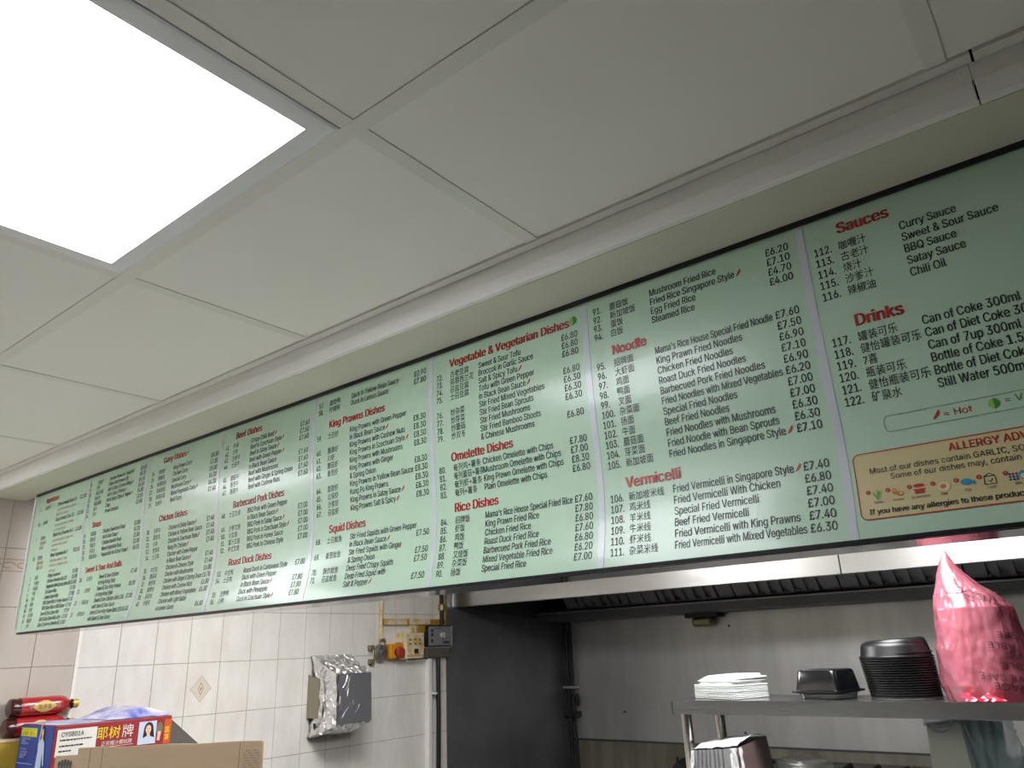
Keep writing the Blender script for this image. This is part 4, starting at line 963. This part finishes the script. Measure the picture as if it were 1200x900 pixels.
# blue and red drinks carton
M['cart_red'] = mat('carton_red', '#8d2830', .45)
M['cart_blue'] = mat('carton_blue', '#22408f', .45)
M['cart_white'] = mat('carton_label_white', '#d9d6d0', .6)
M['cart_yellow'] = mat('carton_yellow', '#e8d22a', .45)
M['cart_lime'] = mat('carton_lime', '#b7c63c', .45)
M['cart_orange'] = mat('carton_orange', '#c0562a', .45)
M['skin'] = mat('print_skin', '#dcb7a2', .5)
M['hair'] = mat('print_dark_hair', '#2b2022', .5)
M['pblue'] = mat('print_pale_blue', '#b9c6da', .5)
M['cart_top'] = mat('carton_top_print', '#cfd0d8', .4, col2='#6c76b4', vscale=16)
M['card_shade_print'] = mat('shaded_card_and_print', '#57524e', .7)  # shade put into the end flap's colour; also used for creases and print
CX0, CX1, CY0, CY1, CZ0, CZ1 = -2.966, -2.7, 1.115, 1.488, -.4985, -.173
t = thing('drinks_carton', 'blue and red printed drinks carton with a white code label beside the red bottles', 'carton', (-2.83, 1.3, CZ0))
MB().box(CX0, CX1, CY0, CY1, CZ0, CZ1, .002).build('body', 'cart_red', t)
MB().box(CX0 + .001, CX1 - .014, CY0 - .0012, CY0 + .001, CZ0 + .002, CZ1 - .002).build('blue_face', 'cart_blue', t)
tp = MB(); tp.grid(lambda u, v: Vector((CX0 + .004 + (CX1 - CX0 - .006) * u, CY0 + .004 + (CY1 - CY0 - .008) * v, CZ1 + .0015 + .001 * noise.noise(Vector((u * 9, v * 9, 0))))), 10, 16); tp.build('top_face', 'cart_top', t)
def hump(u, v):
    y = 1.27 + .218 * v; a = min(1, v / .65) if v < .65 else 1
    z = CZ1 + .003 + .034 * (max(0, math.sin(PI * min(v * .86 + .02, 1)))) ** 1.3 * (1 - .25 * u) * (1 if u < .85 else (1 - u) / .15)
    return Vector((CX0 + .05 + (CX1 - CX0 - .054) * u, y, z + .004 * noise.noise(Vector((u * 7, v * 7, 3)))))
M['flap_blue'] = mat('carton_flap_print', '#3f4fae', .35, col2='#d7d2dc', vscale=11)
hm = MB(); hm.grid(hump, 18, 26); hm.build('top_flap', 'flap_blue', t, smooth=True)
MB().prism([(1.492, -.176), (1.50, -.174), (1.655, -.300), (1.65, -.33), (1.545, -.33), (1.492, -.31)], 'x', CX0 + .03, CX1 - .06).build('end_flap', 'card_shade_print', t)  # the flap's shade lies in its dark colour
def rx_(a, b, e=.0012): return (CX1 + e, a, b)
def rect(mb, f, a0, a1, b0, b1): mb.poly([f(a0, b0), f(a1, b0), f(a1, b1), f(a0, b1)])
def ell(mb, f, a, b, ra, rb, n=16): mb.poly([f(a + ra * math.cos(2 * PI * k / n), b + rb * math.sin(2 * PI * k / n)) for k in range(n)])
MB().box(CX1, CX1 + .0010, 1.119, 1.238, -.262, -.185).build('code_label', 'cart_white', t)
mb = MB(); write(mb, 'CYS801A', lambda a, b: rx_(a, b, .0018), 1.131, -.206, .0125, .020, fat=.0003, width=.066)
for b, a1 in ((-.2175, 1.222), (-.2345, 1.19), (-.249, 1.16)):
    a = 1.128
    while a < a1:
        w_ = random.uniform(.004, .011); rect(mb, lambda p, q: rx_(p, q, .0018), a, a + w_, b, b + .0042); a += w_ + .0018
mb.build('label_lettering', 'ink', t)
mb = MB(); write(mb, '耶', rx_, 1.2395, -.2225, .036, .041, bold=.035); write(mb, '树', rx_, 1.277, -.2225, .038, .041, bold=.035); mb.build('brand_lettering', 'cart_yellow', t)
mb = MB(); write(mb, '牌', rx_, 1.319, -.2225, .040, .042, bold=.03); write(mb, '正宗椰汁椰树牌', rx_, 1.256, -.2445, .0142, .0155, bold=.02)
rect(mb, rx_, 1.25, 1.36, -.2495, -.2483); mb.build('brand_lettering', 'cart_white', t)
def portrait(f, a, b, s, full):
    """printed picture of a woman: pale backdrop, dark hair, face, blouse"""
    bg, hr, sk, bl = MB(), MB(), MB(), MB()
    if not full:
        rect(bg, lambda p, q: f(p, q, .0013), a - .52 * s, a + .40 * s, b - .62 * s, b + .44 * s)
    ell(hr, lambda p, q: f(p, q, .0017), a, b + .10 * s, .24 * s, .30 * s); hr.poly([f(a + x * s, b + y * s, .0017) for x, y in ((-.24, .1), (.24, .1), (.34, -.45), (.12, -.5), (-.1, -.42), (-.28, -.38))])
    ell(sk, lambda p, q: f(p, q, .0021), a - .02 * s, b + .06 * s, .145 * s, .205 * s); sk.poly([f(a + x * s, b + y * s, .0020) for x, y in ((-.07, -.1), (.07, -.1), (.09, -.3), (-.09, -.3))])
    if full:
        bl.poly([f(a + x * s, b + y * s, .0022) for x, y in ((-.1, -.24), (.12, -.24), (.36, -.42), (.62, -1.5), (.5, -1.55), (.26, -.9), (.3, -1.9), (-.42, -1.9), (-.34, -.9), (-.4, -.45))])
        bl.poly([f(a + x * s, b + y * s, .0022) for x, y in ((-.4, -.45), (-.3, .35), (-.22, .5), (-.16, .42), (-.25, -.3))])
        sk.poly([f(a + x * s, b + y * s, .0023) for x, y in ((-.3, .3), (-.2, .52), (.1, .55), (.08, .48), (-.16, .44), (-.22, .28))])
    else:
        bl.poly([f(a + x * s, b + y * s, .0019) for x, y in ((-.12, -.26), (.1, -.26), (.34, -.36), (.4, -.62), (-.5, -.62), (-.42, -.4))])
        sk.poly([f(a + x * s, b + y * s, .0022) for x, y in ((.46, -.5), (.62, -.52), (.66, -.1), (.5, -.06))])
    hr2 = MB()
    for x in (-.075, .055): ell(hr2, lambda p, q: f(p, q, .0024), a + x * s - .02 * s, b + .10 * s, .03 * s, .016 * s, 8)
    lp = MB(); ell(lp, lambda p, q: f(p, q, .0024), a - .025 * s, b - .045 * s, .045 * s, .018 * s, 8)
    for m_, k in ((bg, 'pblue'), (hr, 'hair'), (sk, 'skin'), (bl, 'pblue'), (hr2, 'hair'), (lp, 'inkred')):
        if len(m_.bm.faces): m_.build('printed_portrait', k, t)
portrait(lambda a, b, e: rx_(a, b, e), 1.408, -.214, .066, False)
mb = MB(); ell(mb, lambda a, b: rx_(a, b, .0019), 1.446, -.212, .011, .022); mb.build('printed_glass', 'khaki_metal', t)
mb = MB(); rect(mb, rx_, 1.462, 1.487, -.26, -.183); mb.build('side_stripe', 'cart_orange', t)
mb = MB(); write(mb, '国', lambda a, b: rx_(a, b, .0018), 1.466, -.224, .017, .021, bold=.04); write(mb, '宴', lambda a, b: rx_(a, b, .0018), 1.466, -.247, .017, .021, bold=.04); mb.build('stripe_lettering', 'cart_yellow', t)
def by_(a, b, e=.0018): return (a, CY0 - e, b)
mb = MB(); rect(mb, by_, -2.957, -2.835, -.2085, -.1825); mb.build('lime_band', 'cart_lime', t)
mb = MB(); rect(mb, lambda a, b: by_(a, b, .0022), -2.953, -2.839, -.2045, -.1915); mb.build('yellow_band', 'cart_yellow', t)
mb = MB(); write(mb, '正宗鲜榨', lambda a, b: by_(a, b, .0027), -2.945, -.2035, .0115, .0125, maxw=.05); write(mb, '椰子汁', lambda a, b: by_(a, b, .0027), -2.888, -.2035, .0135, .0125, bold=.03); mb.build('band_lettering', 'ink', t)
mb = MB()
for s, b in (('不加香精 当生榨', -.2175), ('海南特产', -.2245), ('植物蛋白饮料', -.2315), ('椰汁 245ml', -.2475), ('生产许可 椰汁', -.257), ('净含量 24罐', -.2645), ('常温保存', -.272)): write(mb, s, by_, -2.948, b, .0092, .0072, maxw=.095)
rect(mb, by_, -2.96, -2.84, -.288, -.2865); mb.build('small_lettering', 'pblue', t)
portrait(lambda a, b, e: by_(a, b, e + .0006), -2.790, -.198, .058, True)

# open brown carton
t = thing('open_carton', 'open brown cardboard carton with its front flap standing up, nearest of the boxes', 'carton', (-2.3, 1.3, -.499))
Fp, Ap, Bp = Vector((-2.487, 1.034, 0)), Vector((-2.437, 1.072, 0)), Vector((-2.02, 1.394, 0))
dv = (Bp - Ap).normalized(); nv = Vector((-dv.y, dv.x, 0))       # nv points away from the viewer
def wall_panel(P, Q, z0, z1, th, nrm_, rc=0, skew=0):
    mb = MB(); L_ = (Q - P).length; d_ = (Q - P).normalized()
    prof_ = [(0, z0), (L_, z0)]
    if rc:
        prof_ += [(L_, z1 - rc)] + [(L_ - rc + rc * math.cos(a), z1 - rc + rc * math.sin(a)) for a in (PI / 6, PI / 3, PI / 2)]
    else: prof_ += [(L_, z1)]
    for k in range(7, 0, -1): prof_.append((L_ * k / 8, z1 + .0016 * math.sin(k * 2.1)))
    prof_ += [(0, z1 + skew)]
    f0 = [mb.bm.verts.new(P + d_ * a + Vector((0, 0, b))) for a, b in prof_]; f1 = [mb.bm.verts.new(P + d_ * a + nrm_ * th + Vector((0, 0, b))) for a, b in prof_]
    mb._face(f0); mb._face(f1[::-1]); n = len(f0)
    for k in range(n): mb._face([f0[k], f1[k], f1[(k + 1) % n], f0[(k + 1) % n]])
    return mb
wall_panel(Fp + nv * .001, Bp + nv * .001, -.4985, -.238, .004, nv).build('front_wall', 'card', t)
wall_panel(Ap, Bp, -.40, -.2205, .0009, nv, rc=.008).build('front_flap', 'card', t)
wall_panel(Ap + nv * .0012, Bp + nv * .0012, -.2385, -.2195, .0035, nv, rc=.006).build('flap_edge', 'card_edge', t)
Dp, Cp = Fp + nv * .19, Bp + nv * .19
wall_panel(Dp, Cp, -.4985, -.33, .004, nv).build('back_wall', 'card', t)
wall_panel(Fp + nv * .0055, Dp - nv * .0005, -.4985, -.33, .004, dv).build('side_wall', 'card', t)
wall_panel(Bp + nv * .0055 - dv * .0045, Cp - nv * .0005 - dv * .0045, -.4985, -.33, .004, dv).build('side_wall', 'card', t)
mb = MB()
for s0 in (.070, .035, .46):
    P_ = Ap + dv * s0 - nv * .0004; mb.poly([P_ + Vector((0, 0, -.40)), P_ + dv * .0014 + Vector((0, 0, -.40)), P_ + dv * .0014 + Vector((0, 0, -.222)), P_ + Vector((0, 0, -.222))])
mb.build('crease', 'card_shade_print', t)
mb = MB()
def cf(a, b): P_ = Ap + dv * a - nv * .0006; return (P_.x, P_.y, b)
for k in range(9):
    a0 = .472 + .0052 * k
    for q in range(8):
        if (k * 3 + q * 5) % 4: rect(mb, cf, a0, a0 + .0042, -.246 - .0062 * q, -.2425 - .0062 * q)
M['card_print'] = mat('faded_card_print', '#8a7864', .75)
mb.build('printed_panel', 'card_print', t)
mb = MB()
def ff_(a, b): P_ = Fp + dv * a - nv * .0002; return (P_.x, P_.y, b)
for k, (a0, b1) in enumerate(((.014, -.252), (.022, -.249), (.030, -.247), (.038, -.249), (.046, -.252))):
    mb.poly([ff_(a0 - .0025, -.285), ff_(a0 + .0025, -.285), ff_(a0 + .0035, b1), ff_(a0 - .0035, b1)])
rect(mb, ff_, .010, .050, -.262, -.257); mb.build('printed_emblem', 'card_shade_print', t)
